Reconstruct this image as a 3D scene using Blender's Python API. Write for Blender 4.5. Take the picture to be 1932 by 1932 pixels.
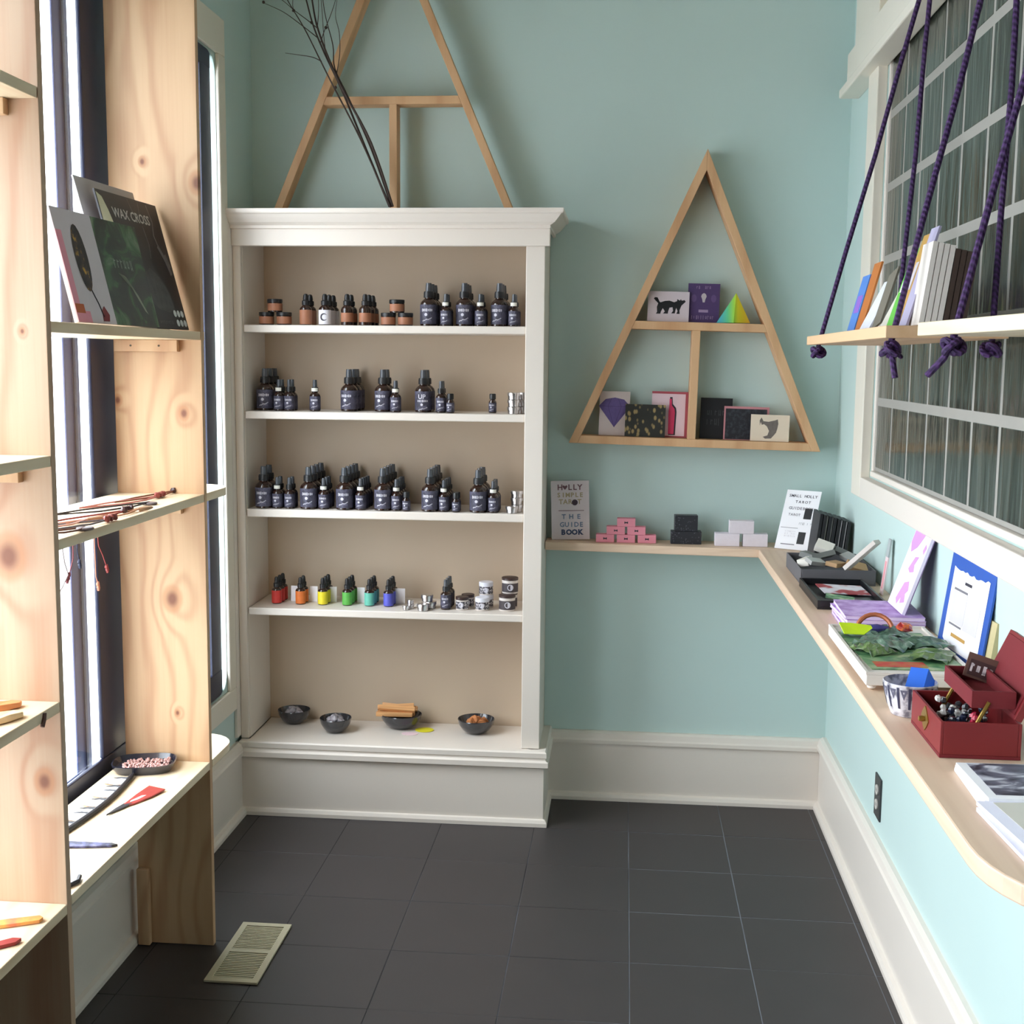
import bpy, bmesh, math, random
from mathutils import Vector, Matrix, Euler
random.seed(7)
SC = bpy.context.scene
COL = SC.collection
for o in list(bpy.data.objects): bpy.data.objects.remove(o, do_unlink=True)

# ------------------------------------------------------------------ camera
F, CC = 2300.0, 966.0                       # focal length and centre for a 1932 px frame
EYE = Vector((0, 0, 1.5))
_y = Vector((1180-CC, 683-CC, F)).normalized()
_u = Vector((176, -18700, -2300)); _u = (_u - _y*_u.dot(_y)).normalized()
_x = _y.cross(_u).normalized()
if _x.x < 0: _x = -_x
RM = Matrix((_x, _y, _u))                   # camera (right, down, forward) -> world
def P(px, py, ax, val):                     # world point seen at a pixel, on the plane axis=val
    d = RM @ Vector((px-CC, py-CC, F)); t = (val-EYE[ax])/d[ax]; return EYE + d*t
cam = bpy.data.cameras.new('camera'); cam.sensor_width = 36; cam.lens = 36*F/1932
cam.clip_start = 0.02; cam.clip_end = 200
co = bpy.data.objects.new('camera', cam); COL.objects.link(co)
r, d, f = (RM @ Vector(v) for v in ((1,0,0),(0,1,0),(0,0,1)))
co.matrix_world = Matrix(((r.x,-d.x,-f.x,EYE.x),(r.y,-d.y,-f.y,EYE.y),(r.z,-d.z,-f.z,EYE.z),(0,0,0,1)))
SC.camera = co

# ------------------------------------------------------------------ sky and exposure
SC.view_settings.view_transform = 'Standard'; SC.view_settings.look = 'None'
SC.view_settings.gamma = 1; SC.view_settings.use_curve_mapping = False
SC.view_settings.exposure = 0.25
W = bpy.data.worlds.new('overcast_sky'); SC.world = W; W.use_nodes = True
bg = W.node_tree.nodes['Background']; bg.inputs[1].default_value = 13.0
_n, _l = W.node_tree.nodes, W.node_tree.links      # overcast sky: three times brighter overhead than at the horizon
_tc = _n.new('ShaderNodeTexCoord'); _sp = _n.new('ShaderNodeSeparateXYZ'); _l.new(_tc.outputs['Generated'], _sp.inputs[0])
_mr = _n.new('ShaderNodeMapRange'); _l.new(_sp.outputs[2], _mr.inputs[0])
for _i, _v in enumerate((0., 1., .40, 1.2)): _mr.inputs[_i+1].default_value = _v
_mx = _n.new('ShaderNodeMix'); _mx.data_type = 'RGBA'; _mx.inputs[6].default_value = (0, 0, 0, 1); _mx.inputs[7].default_value = (.90, .965, 1.04, 1); _mx.clamp_factor = False
_l.new(_mr.outputs[0], _mx.inputs[0]); _l.new(_mx.outputs[2], bg.inputs[0])
def portal(name, loc, rot, sx, sy):
    l = bpy.data.lights.new(name, 'AREA'); l.shape = 'RECTANGLE'; l.size = sx; l.size_y = sy; l.cycles.is_portal = True
    o = bpy.data.objects.new(name, l); COL.objects.link(o); o.location = loc; o.rotation_euler = rot
portal('window_portal', (-1.43, 1.69, 1.43), (0, math.radians(-90), 0), 2.05, 4.1)
SC.cycles.max_bounces = 10; SC.cycles.diffuse_bounces = 6; SC.cycles.transparent_max_bounces = 12
SC.cycles.caustics_reflective = False; SC.cycles.caustics_refractive = False

# ------------------------------------------------------------------ materials
def lin(c):
    return tuple(((v/255)/12.92 if v/255 <= .04045 else ((v/255+.055)/1.055)**2.4) for v in c)
MATS = {}
def nt(name):
    m = bpy.data.materials.new(name); m.use_nodes = True
    n = m.node_tree.nodes; return m, n, m.node_tree.links, n['Principled BSDF']
def M(name, rgb, rough=.55, metal=0., var=.06, scale=18., bump=0., spec=.5, coat=0., trans=0., stretch=(1,1,1)):
    if name in MATS: return MATS[name]
    m, n, L, b = nt(name)
    tc = n.new('ShaderNodeTexCoord'); mp = n.new('ShaderNodeMapping'); mp.inputs['Scale'].default_value = stretch
    L.new(tc.outputs['Object'], mp.inputs[0])
    no = n.new('ShaderNodeTexNoise'); no.inputs['Scale'].default_value = scale; no.inputs['Detail'].default_value = 4
    L.new(mp.outputs[0], no.inputs['Vector'])
    c = lin(rgb); mx = n.new('ShaderNodeMix'); mx.data_type = 'RGBA'
    mx.inputs[6].default_value = tuple(v*(1-var) for v in c)+(1,); mx.inputs[7].default_value = tuple(min(1, v*(1+var)) for v in c)+(1,)
    L.new(no.outputs[0], mx.inputs[0]); L.new(mx.outputs[2], b.inputs['Base Color'])
    b.inputs['Roughness'].default_value = rough; b.inputs['Metallic'].default_value = metal
    b.inputs['Specular IOR Level'].default_value = spec; b.inputs['Coat Weight'].default_value = coat
    b.inputs['Transmission Weight'].default_value = trans
    if bump:
        bp = n.new('ShaderNodeBump'); bp.inputs['Strength'].default_value = bump; bp.inputs['Distance'].default_value = .004
        L.new(no.outputs[0], bp.inputs['Height']); L.new(bp.outputs[0], b.inputs['Normal'])
    MATS[name] = m; return m
def ramp(n, stops):
    rp = n.new('ShaderNodeValToRGB'); e = rp.color_ramp.elements
    while len(e) < len(stops): e.new(.5)
    for i, (p, c) in enumerate(stops): e[i].position = p; e[i].color = lin(c)+(1,)
    return rp
def mottled(name, stops, scale=20., detail=5, rough=.6, stretch=(1,1,1), distort=0., rot=(0,0,0)):
    if name in MATS: return MATS[name]
    m, n, L, b = nt(name)
    tc = n.new('ShaderNodeTexCoord'); mp = n.new('ShaderNodeMapping'); mp.inputs['Scale'].default_value = stretch; mp.inputs['Rotation'].default_value = rot
    L.new(tc.outputs['Object'], mp.inputs[0])
    no = n.new('ShaderNodeTexNoise'); no.inputs['Scale'].default_value = scale; no.inputs['Detail'].default_value = detail; no.inputs['Distortion'].default_value = distort
    L.new(mp.outputs[0], no.inputs['Vector']); rp = ramp(n, stops); L.new(no.outputs[0], rp.inputs[0])
    L.new(rp.outputs[0], b.inputs['Base Color']); b.inputs['Roughness'].default_value = rough
    MATS[name] = m; return m
def wood(name, across, along, light, dark, freq=16., amp=5., knots=(), rough=.5, streak=.3, seed=0., ring=.42):
    """pine grain: bands across the board bent by slow noise along it; knots = (across, along, radius)"""
    if name in MATS: return MATS[name]
    m, n, L, b = nt(name)
    def ma(op, a, bb=None, c=None):
        x = n.new('ShaderNodeMath'); x.operation = op
        for i, v in enumerate((a, bb, c)):
            if v is None: continue
            if isinstance(v, (int, float)): x.inputs[i].default_value = v
            else: L.new(v, x.inputs[i])
        return x.outputs[0]
    tc = n.new('ShaderNodeTexCoord'); sp = n.new('ShaderNodeSeparateXYZ'); L.new(tc.outputs['Object'], sp.inputs[0])
    A, G = sp.outputs[across], sp.outputs[along]; T = sp.outputs[3-across-along]
    def vec(a, g, t):
        c = n.new('ShaderNodeCombineXYZ'); L.new(ma('MULTIPLY', A, a), c.inputs[0]); L.new(ma('MULTIPLY_ADD', G, g, seed), c.inputs[1]); L.new(ma('MULTIPLY', T, t), c.inputs[2]); return c.outputs[0]
    def noise(v, s, dt=3):
        x = n.new('ShaderNodeTexNoise'); x.inputs['Scale'].default_value = s; x.inputs['Detail'].default_value = dt; L.new(v, x.inputs['Vector']); return x.outputs[0]
    n1 = noise(vec(5, 1.3, 5), 1.0, 2)
    band = ma('ADD', ma('MULTIPLY', ma('ADD', A, T), freq), ma('MULTIPLY', n1, amp))
    kmask = None; kd = None
    for (ka, kg, kr) in knots:
        da = ma('DIVIDE', ma('SUBTRACT', A, ka), kr); dg = ma('DIVIDE', ma('SUBTRACT', G, kg), kr*1.35)
        dist = ma('SQRT', ma('ADD', ma('MULTIPLY', da, da), ma('MULTIPLY', dg, dg)))
        mr = n.new('ShaderNodeMapRange'); mr.interpolation_type = 'SMOOTHSTEP'; L.new(dist, mr.inputs[0])
        for i, v in enumerate((0.75, 1.25, 1., 0.)): mr.inputs[i+1].default_value = v
        core = n.new('ShaderNodeMapRange'); core.interpolation_type = 'SMOOTHSTEP'; L.new(dist, core.inputs[0])
        for i, v in enumerate((0.2, 0.8, 1., 0.)): core.inputs[i+1].default_value = v
        wp = n.new('ShaderNodeMapRange'); wp.interpolation_type = 'SMOOTHSTEP'; L.new(dist, wp.inputs[0])
        for i, v in enumerate((0.6, 3.2, .9, 0.)): wp.inputs[i+1].default_value = v
        band = ma('ADD', band, wp.outputs[0])
        kmask = mr.outputs[0] if kmask is None else ma('MAXIMUM', kmask, mr.outputs[0])
        kd = core.outputs[0] if kd is None else ma('MAXIMUM', kd, core.outputs[0])
    s = ma('MULTIPLY_ADD', ma('SINE', ma('MULTIPLY', band, 6.2832)), .5, .5)
    s = ma('POWER', s, 2.2)
    st = noise(vec(160, 4, 160), 1.0, 2)
    big = noise(vec(9, .7, 9), 1.0, 2)
    fac = ma('ADD', ma('MULTIPLY', s, ring), ma('MULTIPLY', ma('SUBTRACT', st, .5), streak))
    fac = ma('ADD', fac, ma('MULTIPLY', ma('SUBTRACT', big, .45), .9))
    rp = ramp(n, ((0., light), (1., dark))); L.new(fac, rp.inputs[0]); col = rp.outputs[0]
    if kmask is not None:
        for mask, c, k in ((kmask, (176, 116, 72), .55), (kd, (108, 56, 36), .85)):
            mx = n.new('ShaderNodeMix'); mx.data_type = 'RGBA'; L.new(ma('MULTIPLY', mask, k), mx.inputs[0])
            L.new(col, mx.inputs[6]); mx.inputs[7].default_value = lin(c)+(1,); col = mx.outputs[2]
    L.new(col, b.inputs['Base Color']); b.inputs['Roughness'].default_value = rough
    bp = n.new('ShaderNodeBump'); bp.inputs['Strength'].default_value = .06; bp.inputs['Distance'].default_value = .002
    L.new(st, bp.inputs['Height']); L.new(bp.outputs[0], b.inputs['Normal'])
    MATS[name] = m; return m
def spotted(name, base, spot, scale, lo=.1, hi=.2, rough=.6, stretch=(1,1,1)):
    if name in MATS: return MATS[name]
    m, n, L, b = nt(name)
    tc = n.new('ShaderNodeTexCoord'); mp = n.new('ShaderNodeMapping'); mp.inputs['Scale'].default_value = stretch; L.new(tc.outputs['Object'], mp.inputs[0])
    v = n.new('ShaderNodeTexVoronoi'); v.inputs['Scale'].default_value = scale; L.new(mp.outputs[0], v.inputs['Vector'])
    rp = ramp(n, ((lo, spot), (hi, base))); L.new(v.outputs['Distance'], rp.inputs[0]); L.new(rp.outputs[0], b.inputs['Base Color'])
    b.inputs['Roughness'].default_value = rough; MATS[name] = m; return m
def pane_material():
    m = bpy.data.materials.new('window_glass'); m.use_nodes = True; n = m.node_tree.nodes; L = m.node_tree.links
    n.remove(n['Principled BSDF']); t = n.new('ShaderNodeBsdfTransparent'); g = n.new('ShaderNodeBsdfGlossy'); g.inputs['Roughness'].default_value = .02
    lw = n.new('ShaderNodeLayerWeight'); lw.inputs[0].default_value = .5; pw = n.new('ShaderNodeMath'); pw.operation = 'POWER'; pw.inputs[1].default_value = 4; L.new(lw.outputs['Facing'], pw.inputs[0])
    fr = n.new('ShaderNodeMath'); fr.operation = 'MULTIPLY_ADD'; fr.inputs[1].default_value = .5; fr.inputs[2].default_value = .04; L.new(pw.outputs[0], fr.inputs[0]); mx = n.new('ShaderNodeMixShader')
    t.inputs[0].default_value = (.97, .98, .98, 1)
    L.new(fr.outputs[0], mx.inputs[0]); L.new(t.outputs[0], mx.inputs[1]); L.new(g.outputs[0], mx.inputs[2]); L.new(mx.outputs[0], n['Material Output'].inputs[0])
    return m
def block_material():
    m, n, L, b = nt('glass_block')
    tc = n.new('ShaderNodeTexCoord'); mp = n.new('ShaderNodeMapping'); mp.inputs['Scale'].default_value = (1, 1, .16); L.new(tc.outputs['Object'], mp.inputs[0])
    oi = n.new('ShaderNodeObjectInfo'); ad = n.new('ShaderNodeVectorMath'); ad.operation = 'ADD'
    L.new(mp.outputs[0], ad.inputs[0]); L.new(oi.outputs['Random'], ad.inputs[1])
    no = n.new('ShaderNodeTexNoise'); no.inputs['Scale'].default_value = 24; no.inputs['Detail'].default_value = 2; no.inputs['Distortion'].default_value = .6; L.new(ad.outputs[0], no.inputs['Vector'])
    rp = ramp(n, ((.25, (46, 52, 46)), (.5, (72, 77, 69)), (.75, (104, 107, 98)))); L.new(no.outputs[0], rp.inputs[0]); L.new(rp.outputs[0], b.inputs['Base Color'])
    bp = n.new('ShaderNodeBump'); bp.inputs['Strength'].default_value = .3; bp.inputs['Distance'].default_value = .01; L.new(no.outputs[0], bp.inputs['Height']); L.new(bp.outputs[0], b.inputs['Normal'])
    b.inputs['Roughness'].default_value = .12; b.inputs['Transmission Weight'].default_value = .35; b.inputs['IOR'].default_value = 1.3
    return m
def rope_material():
    m, n, L, b = nt('purple_rope')
    tc = n.new('ShaderNodeTexCoord'); w = n.new('ShaderNodeTexWave'); w.bands_direction = 'DIAGONAL'; w.inputs['Scale'].default_value = 55; w.inputs['Distortion'].default_value = .4
    L.new(tc.outputs['Object'], w.inputs['Vector']); rp = ramp(n, ((.2, (44, 20, 64)), (.8, (70, 37, 92)))); L.new(w.outputs[0], rp.inputs[0]); L.new(rp.outputs[0], b.inputs['Base Color'])
    bp = n.new('ShaderNodeBump'); bp.inputs['Strength'].default_value = .5; bp.inputs['Distance'].default_value = .003; L.new(w.outputs[0], bp.inputs['Height']); L.new(bp.outputs[0], b.inputs['Normal'])
    b.inputs['Roughness'].default_value = .75; return m

def dusty_joint():
    m, n, L, b = nt('dusty_tile_joint'); tc = n.new('ShaderNodeTexCoord'); sp = n.new('ShaderNodeSeparateXYZ'); L.new(tc.outputs['Object'], sp.inputs[0])
    no = n.new('ShaderNodeTexNoise'); no.inputs['Scale'].default_value = 3; L.new(tc.outputs['Object'], no.inputs['Vector'])
    ad = n.new('ShaderNodeMath'); ad.operation = 'MULTIPLY_ADD'; L.new(sp.outputs[0], ad.inputs[0]); ad.inputs[1].default_value = .55; L.new(no.outputs[0], ad.inputs[2])
    rp = ramp(n, ((.25, (40, 38, 40)), (.5, (86, 88, 95)), (.8, (118, 122, 130)))); L.new(ad.outputs[0], rp.inputs[0]); L.new(rp.outputs[0], b.inputs['Base Color']); b.inputs['Roughness'].default_value = .9; return m
mint = M('mint_wall_paint', (190, 211, 207), .62, var=.025, scale=3, bump=.03)
cream = M('cream_paint', (223, 214, 204), .42, var=.02, scale=5)
creamd = M('cream_trim_paint', (226, 219, 205), .42, var=.03, scale=5)
navy = M('navy_window_frame', (38, 42, 66), .4, var=.08)
steel = M('grey_blue_storm_frame', (96, 104, 138), .4, var=.08)
whitep = M('white_sill_paint', (240, 240, 240), .4, var=.02)
tilem = M('charcoal_floor_tile', (56, 51, 51), .5, var=.10, scale=6, bump=.05)
groutm = dusty_joint()
ceilm = M('white_ceiling_paint', (205, 203, 194), .8, var=.02)
shopm = M('shop_wall_paint', (110, 104, 96), .8, var=.04)
glass = pane_material(); blockm = block_material(); ropem = rope_material()
mortar = M('white_mortar', (150, 147, 140), .8, var=.04)
PINE_L, PINE_D = (204, 169, 131), (166, 118, 82)
triw = wood('oak_triangle_wood', 0, 2, (214, 172, 130), (186, 136, 94), 9, 2, rough=.55)
deskx = wood('desk_wood_crossgrain', 1, 0, (224, 196, 170), (196, 162, 134), 40, 3, rough=.5, ring=.2)
desky = wood('desk_wood_longgrain', 0, 1, (224, 196, 170), (196, 162, 134), 40, 3, rough=.5, ring=.2)
hangw = wood('hanging_shelf_wood', 0, 1, (222, 184, 144), (196, 150, 108), 14, 2, rough=.5)
hangw2 = wood('pale_hanging_shelf_wood', 0, 1, (238, 222, 192), (216, 190, 152), 14, 2, rough=.5, seed=3.)
amber = M('dark_amber_glass', (44, 26, 20), .1, var=.1, coat=.5)
blackpl = M('black_plastic', (30, 30, 32), .4, var=.1)
greypl = M('smoke_grey_cap', (70, 74, 80), .25, var=.1, coat=.3)
slate = mottled('slate_label', ((.35, (48, 46, 60)), (.6, (80, 78, 98)), (.8, (120, 118, 138))), 90, 4, .6, (1, 1, .7), .8, (0, .6, 0))
ink_light = M('pale_label_ink', (206, 204, 214), .6)
copper = M('copper_paper_label', (158, 104, 76), .55, var=.12, scale=60)
paper = M('white_paper', (240, 238, 242), .7, var=.02)
greyink = M('grey_ink', (120, 116, 122), .7); darkink = M('dark_ink', (52, 48, 58), .7)
tinm = M('brushed_tin', (206, 202, 202), .28, 1., .05)
blackc = M('black_card', (20, 20, 24), .5, var=.2, scale=60)

# ------------------------------------------------------------------ mesh helpers
class MB:
    def __init__(s): s.v = []; s.f = []
    def add(s, vs, fs):
        k = len(s.v); s.v += [tuple(p) for p in vs]; s.f += [tuple(i+k for i in q) for q in fs]; return s
    def box(s, x0, x1, y0, y1, z0, z1, m=None):
        vs = [Vector(p) for p in ((x0,y0,z0),(x1,y0,z0),(x1,y1,z0),(x0,y1,z0),(x0,y0,z1),(x1,y0,z1),(x1,y1,z1),(x0,y1,z1))]
        if m is not None: vs = [m @ p for p in vs]
        return s.add(vs, ((0,3,2,1),(4,5,6,7),(0,1,5,4),(1,2,6,5),(2,3,7,6),(3,0,4,7)))
    def prism(s, poly, fn, a, b):
        """poly of 2D points, fn(u,v,w) -> 3D, extruded from w=a to w=b"""
        n = len(poly); vs = [fn(u, v, a) for u, v in poly]+[fn(u, v, b) for u, v in poly]
        return s.add(vs, [tuple(range(n-1, -1, -1)), tuple(range(n, 2*n))]+[(i, (i+1) % n, n+(i+1) % n, n+i) for i in range(n)])
    def lathe(s, prof, n=18, c=(0,0,0), sx=1, sy=1, cap=True):
        vs = []; fs = []
        for (r, z) in prof:
            for i in range(n):
                a = 2*math.pi*i/n; vs.append((c[0]+r*sx*math.cos(a), c[1]+r*sy*math.sin(a), c[2]+z))
        for j in range(len(prof)-1):
            for i in range(n): fs.append((j*n+i, j*n+(i+1) % n, (j+1)*n+(i+1) % n, (j+1)*n+i))
        if cap: fs.append(tuple(range(n-1, -1, -1))); fs.append(tuple((len(prof)-1)*n+i for i in range(n)))
        return s.add(vs, fs)
    def tube(s, pts, rad, n=7):
        pts = [Vector(p) for p in pts]; k = len(pts); rad = rad if isinstance(rad, (list, tuple)) else [rad]*k
        vs = []; fs = []; t0 = (pts[1]-pts[0]).normalized(); u = t0.orthogonal().normalized()
        for j, p in enumerate(pts):
            t = (pts[min(j+1, k-1)]-pts[max(j-1, 0)]).normalized(); u = (u-t*u.dot(t))
            u = u.normalized() if u.length > 1e-6 else t.orthogonal().normalized(); w = t.cross(u)
            for i in range(n):
                a = 2*math.pi*i/n; vs.append(p+(u*math.cos(a)+w*math.sin(a))*rad[j])
        for j in range(k-1):
            for i in range(n): fs.append((j*n+i, j*n+(i+1) % n, (j+1)*n+(i+1) % n, (j+1)*n+i))
        fs.append(tuple(range(n-1, -1, -1))); fs.append(tuple((k-1)*n+i for i in range(n)))
        return s.add(vs, fs)
    def cpatch(s, r, a0, a1, z0, z1, n=10):
        vs = []; fs = []
        for i in range(n+1):
            a = math.radians(a0+(a1-a0)*i/n); vs += [(r*math.cos(a), r*math.sin(a), z0), (r*math.cos(a), r*math.sin(a), z1)]
        for i in range(n): fs.append((2*i, 2*i+2, 2*i+3, 2*i+1))
        return s.add(vs, fs)
    def blob(s, c, r, n=8, sq=(1,1,1), seed=0):
        rnd = random.Random(seed); k = 5; prof = []
        st = len(s.v); 
        for j in range(1, k):
            th = math.pi*j/k
            for i in range(n):
                a = 2*math.pi*i/n; q = r*(1+rnd.uniform(-.18, .18))
                s.v.append((c[0]+q*sq[0]*math.sin(th)*math.cos(a), c[1]+q*sq[1]*math.sin(th)*math.sin(a), c[2]+q*sq[2]*math.cos(th)))
        for j in range(k-2):
            for i in range(n): s.f.append((st+j*n+i, st+(j+1)*n+i, st+(j+1)*n+(i+1) % n, st+j*n+(i+1) % n))
        s.f.append(tuple(st+i for i in range(n))); s.f.append(tuple(st+(k-2)*n+i for i in range(n-1, -1, -1)))
        return s
    def mesh(s, name, mat, smooth=False):
        me = bpy.data.meshes.new(name); me.from_pydata(s.v, [], s.f); me.update()
        b = bmesh.new(); b.from_mesh(me); bmesh.ops.recalc_face_normals(b, faces=b.faces); b.to_mesh(me); b.free()
        if mat: me.materials.append(mat)
        if smooth:
            me.polygons.foreach_set('use_smooth', [True]*len(me.polygons))
            try: me.set_sharp_from_angle(angle=math.radians(40))
            except Exception: pass
        return me
    def obj(s, name, mat, parent=None, smooth=False, bevel=0., loc=None, rot=None):
        o = bpy.data.objects.new(name, s.mesh(name, mat, smooth)); COL.objects.link(o); o.parent = parent
        if loc is not None: o.location = loc
        if rot is not None: o.rotation_euler = rot
        if bevel:
            m = o.modifiers.new('bevel', 'BEVEL'); m.width = bevel; m.segments = 2; m.limit_method = 'ANGLE'
        return o
def tag(o, label=None, cat=None, group=None, kind=None):
    if label: o['label'] = label
    if cat: o['category'] = cat
    if group: o['group'] = group
    if kind: o['kind'] = kind
    return o
def thing(name, label, cat, loc=(0,0,0), rot=(0,0,0), group=None, kind=None):
    o = bpy.data.objects.new(name, None); o.empty_display_size = .03; COL.objects.link(o); o.location = loc; o.rotation_euler = rot
    return tag(o, label, cat, group, kind)
def bx(x0, x1, y0, y1, z0, z1): return MB().box(x0, x1, y0, y1, z0, z1)
def copy_tree(o, parent=None):
    c = o.copy(); COL.objects.link(c); c.parent = parent
    for ch in [k for k in bpy.data.objects if k.parent == o]: copy_tree(ch, c)
    return c
KIDS = {}
def dup(root, kids, loc, rot, label):
    """copy of a thing; kids = [(part, [sub-parts])]"""
    c = root.copy(); COL.objects.link(c); c.location = loc; c.rotation_euler = rot; c['label'] = label
    for k, subs in kids:
        p = k.copy(); COL.objects.link(p); p.parent = c
        for q in subs:
            z = q.copy(); COL.objects.link(z); z.parent = p
    return c
def text_mb(body, size, bold=0., spacing=1.0):
    cu = bpy.data.curves.new('lettering', 'FONT'); cu.body = body; cu.size = size; cu.align_x = 'CENTER'; cu.align_y = 'CENTER'; cu.resolution_u = 2
    cu.offset = bold; cu.space_character = spacing
    o = bpy.data.objects.new('lettering', cu); COL.objects.link(o)
    dg = bpy.context.evaluated_depsgraph_get(); me = bpy.data.meshes.new_from_object(o.evaluated_get(dg))
    mb = MB(); mb.add([v.co.copy() for v in me.vertices], [tuple(p.vertices) for p in me.polygons])
    bpy.data.objects.remove(o, do_unlink=True); bpy.data.meshes.remove(me); bpy.data.curves.remove(cu)
    return mb
def flat(mb, u, v, y, sx=1., rot=0.):
    """lay a flat XY mesh on a card's front face (card front is -Y, local x,z)"""
    c, s_ = math.cos(rot), math.sin(rot)
    mb.v = [(u+sx*(p[0]*c-p[1]*s_), y, v+(p[0]*s_+p[1]*c)) for p in mb.v]; return mb
def poly2(pts, u=0, v=0, y=0, s=1.):
    return MB().add([(u+a*s, y, v+b*s) for a, b in pts], [tuple(range(len(pts)))])
def squiggles(u0, u1, v0, v1, y, rows, seed, w=.0012, dens=9):
    """rows of unreadable pen strokes"""
    rnd = random.Random(seed); mb = MB()
    for j in range(rows):
        zc = v1-(v1-v0)*(j+.5)/rows; h = (v1-v0)/rows*.34; k = dens; du = (u1-u0)/k
        for i in range(k):
            if rnd.random() < .14: continue
            a = u0+du*(i+.15); b = a+du*.55; t = rnd.choice((0, 1, 2))
            hh = h*rnd.uniform(.7, 1.15)
            mb.add([(a, y, zc-hh), (a+w, y, zc-hh), (a+w, y, zc+hh), (a, y, zc+hh)], [(0,1,2,3)])
            if t != 0: mb.add([(a, y, zc+hh*(t-1.5)*1.2-w/2), (b, y, zc+hh*(t-1.5)*1.2-w/2), (b, y, zc+hh*(t-1.5)*1.2+w/2), (a, y, zc+hh*(t-1.5)*1.2+w/2)], [(0,1,2,3)])
            if t == 1: mb.add([(b-w, y, zc-hh), (b, y, zc-hh), (b, y, zc+hh), (b-w, y, zc+hh)], [(0,1,2,3)])
    return mb
def disc(u, v, y, r, n=14, sx=1.): return poly2([(math.cos(2*math.pi*i/n)*r*sx, math.sin(2*math.pi*i/n)*r) for i in range(n)], u, v, y)

# ------------------------------------------------------------------ room shell
XL, XR, YB, ZC = -1.255, .70, 4.09, 3.4
S = lambda o: tag(o, kind='structure')
floor = S(bx(-1.6, 4.1, -2.6, 4.3, -.12, -.0009).obj('floor', groutm))
GX, GY, PX, PY = .04, 3.497, .3035, .288
tile_me = {}
for i in range(-5, 3):
    for j in range(-12, 3):
        x0 = max(GX+i*PX, XL+.002); x1 = min(GX+(i+1)*PX, XR-.002); y0 = GY+j*PY; y1 = min(GY+(j+1)*PY, YB-.002)
        if x1-x0 < .02 or y1-y0 < .02: continue
        key = (round(x1-x0, 3), round(y1-y0, 3))
        if key not in tile_me:
            w, h, g = (x1-x0)/2-.0012, (y1-y0)/2-.0012, .0006
            tile_me[key] = MB().add([(-w,-h,-.004),(w,-h,-.004),(w,h,-.004),(-w,h,-.004),(-w,-h,-g),(w,-h,-g),(w,h,-g),(-w,h,-g),(-w+g,-h+g,0),(w-g,-h+g,0),(w-g,h-g,0),(-w+g,h-g,0)],
                [(3,2,1,0),(0,1,5,4),(1,2,6,5),(2,3,7,6),(3,0,4,7),(4,5,9,8),(5,6,10,9),(6,7,11,10),(7,4,8,11),(8,9,10,11)]).mesh('tile', tilem)
        o = bpy.data.objects.new('tile', tile_me[key]); COL.objects.link(o); o.parent = floor
        o.location = ((x0+x1)/2, (y0+y1)/2, random.uniform(-.0006, .0006))
S(bx(-1.6, 4.1, -2.6, 4.3, ZC, ZC+.1).obj('ceiling', ceilm))
S(bx(-1.4, 4.1, YB, YB+.15, 0, ZC).obj('wall_back', mint))
S(bx(4.0, 4.1, -2.5, YB, 0, ZC).obj('wall_shop', shopm))
# left wall with the shop window opening, rounded corners at its far end
WY1, WZ0, WZ1, WY0, CR = 3.725, .435, 2.415, -.35, .07
mb = MB(); xo = -1.42
mb.box(xo, XL, -2.5, YB, -.0, WZ0); mb.box(xo, XL, -2.5, YB, WZ1, ZC); mb.box(xo, XL, WY1, YB, WZ0, WZ1); mb.box(xo, XL, -2.5, WY0, WZ0, WZ1)
for zc, sg in ((WZ0, 1), (WZ1, -1)):
    arc = [(WY1-CR+CR*math.sin(a), zc+sg*(CR-CR*math.cos(a))) for a in [i*math.pi/2/6 for i in range(7)]]
    mb.prism([(WY1, zc)]+arc, lambda u, v, w: (w, u, v), xo, XL)
wl = S(mb.obj('wall_left', mint))
# casing round the window
mb = MB(); t = XL+.012
for (a, b_, c, d_) in ((WY0-.06, WY1+.062, WZ0-.075, WZ0-.001), (WY0-.06, WY1+.062, WZ1+.001, WZ1+.11), (WY1+.001, WY1+.062, WZ0-.001, WZ1+.001)):
    mb.box(XL, t, a, b_, c, d_)
tag(mb.obj('trim_1', creamd, bevel=.003), kind='structure')
# right partition with glass block opening
GY0, GY1, GZ0, GZ1 = 1.42, 3.535, 1.185, 2.36
mb = MB(); mb.box(XR, .86, 1.25, YB, 0, GZ0); mb.box(XR, .86, 1.25, YB, GZ1+.07, 2.40); mb.box(XR, .86, GY1, YB, GZ0, 2.40); mb.box(XR, .86, 1.25, GY0, GZ0, 2.40)
mb.box(XR, .86, 3.62, YB, 2.40, ZC); mb.box(XR, .86, 1.25, 3.62, 3.02, ZC); mb.box(XR, .86, GY0, GY1, GZ1, GZ1+.07)
S(mb.obj('wall_right', mint))
S(bx(-1.4, 4.1, -2.6, -2.5, 0, ZC).obj('wall_front', shopm))

# baseboards
def baseboard(name, a, b, fn, h=.205):
    t = thing(name, None, None, kind='structure'); n = (b-a)
    prof_b = [(0, 0), (.02, 0), (.02, h), (0, h)]
    prof_c = [(0, h), (.03, h), (.03, h+.012), (.026, h+.018), (.022, h+.034), (.012, h+.04), (0, h+.04)]
    prof_s = [(.02, 0), (.036, 0), (.036, .012), (.031, .022), (.02, .026)]
    for nm, pr in (('board', prof_b), ('cap', prof_c), ('shoe', prof_s)):
        MB().prism(pr, fn, a, b).obj(nm, cream, t)
    return t
baseboard('baseboard_left', -2.48, 3.80, lambda u, v, w: (XL+u, w, v))
baseboard('baseboard_back', -.24, XR-.001, lambda u, v, w: (w, YB-u, v), .2)
baseboard('baseboard_right', 1.26, YB-.022, lambda u, v, w: (XR-u, w, v), .21)

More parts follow.
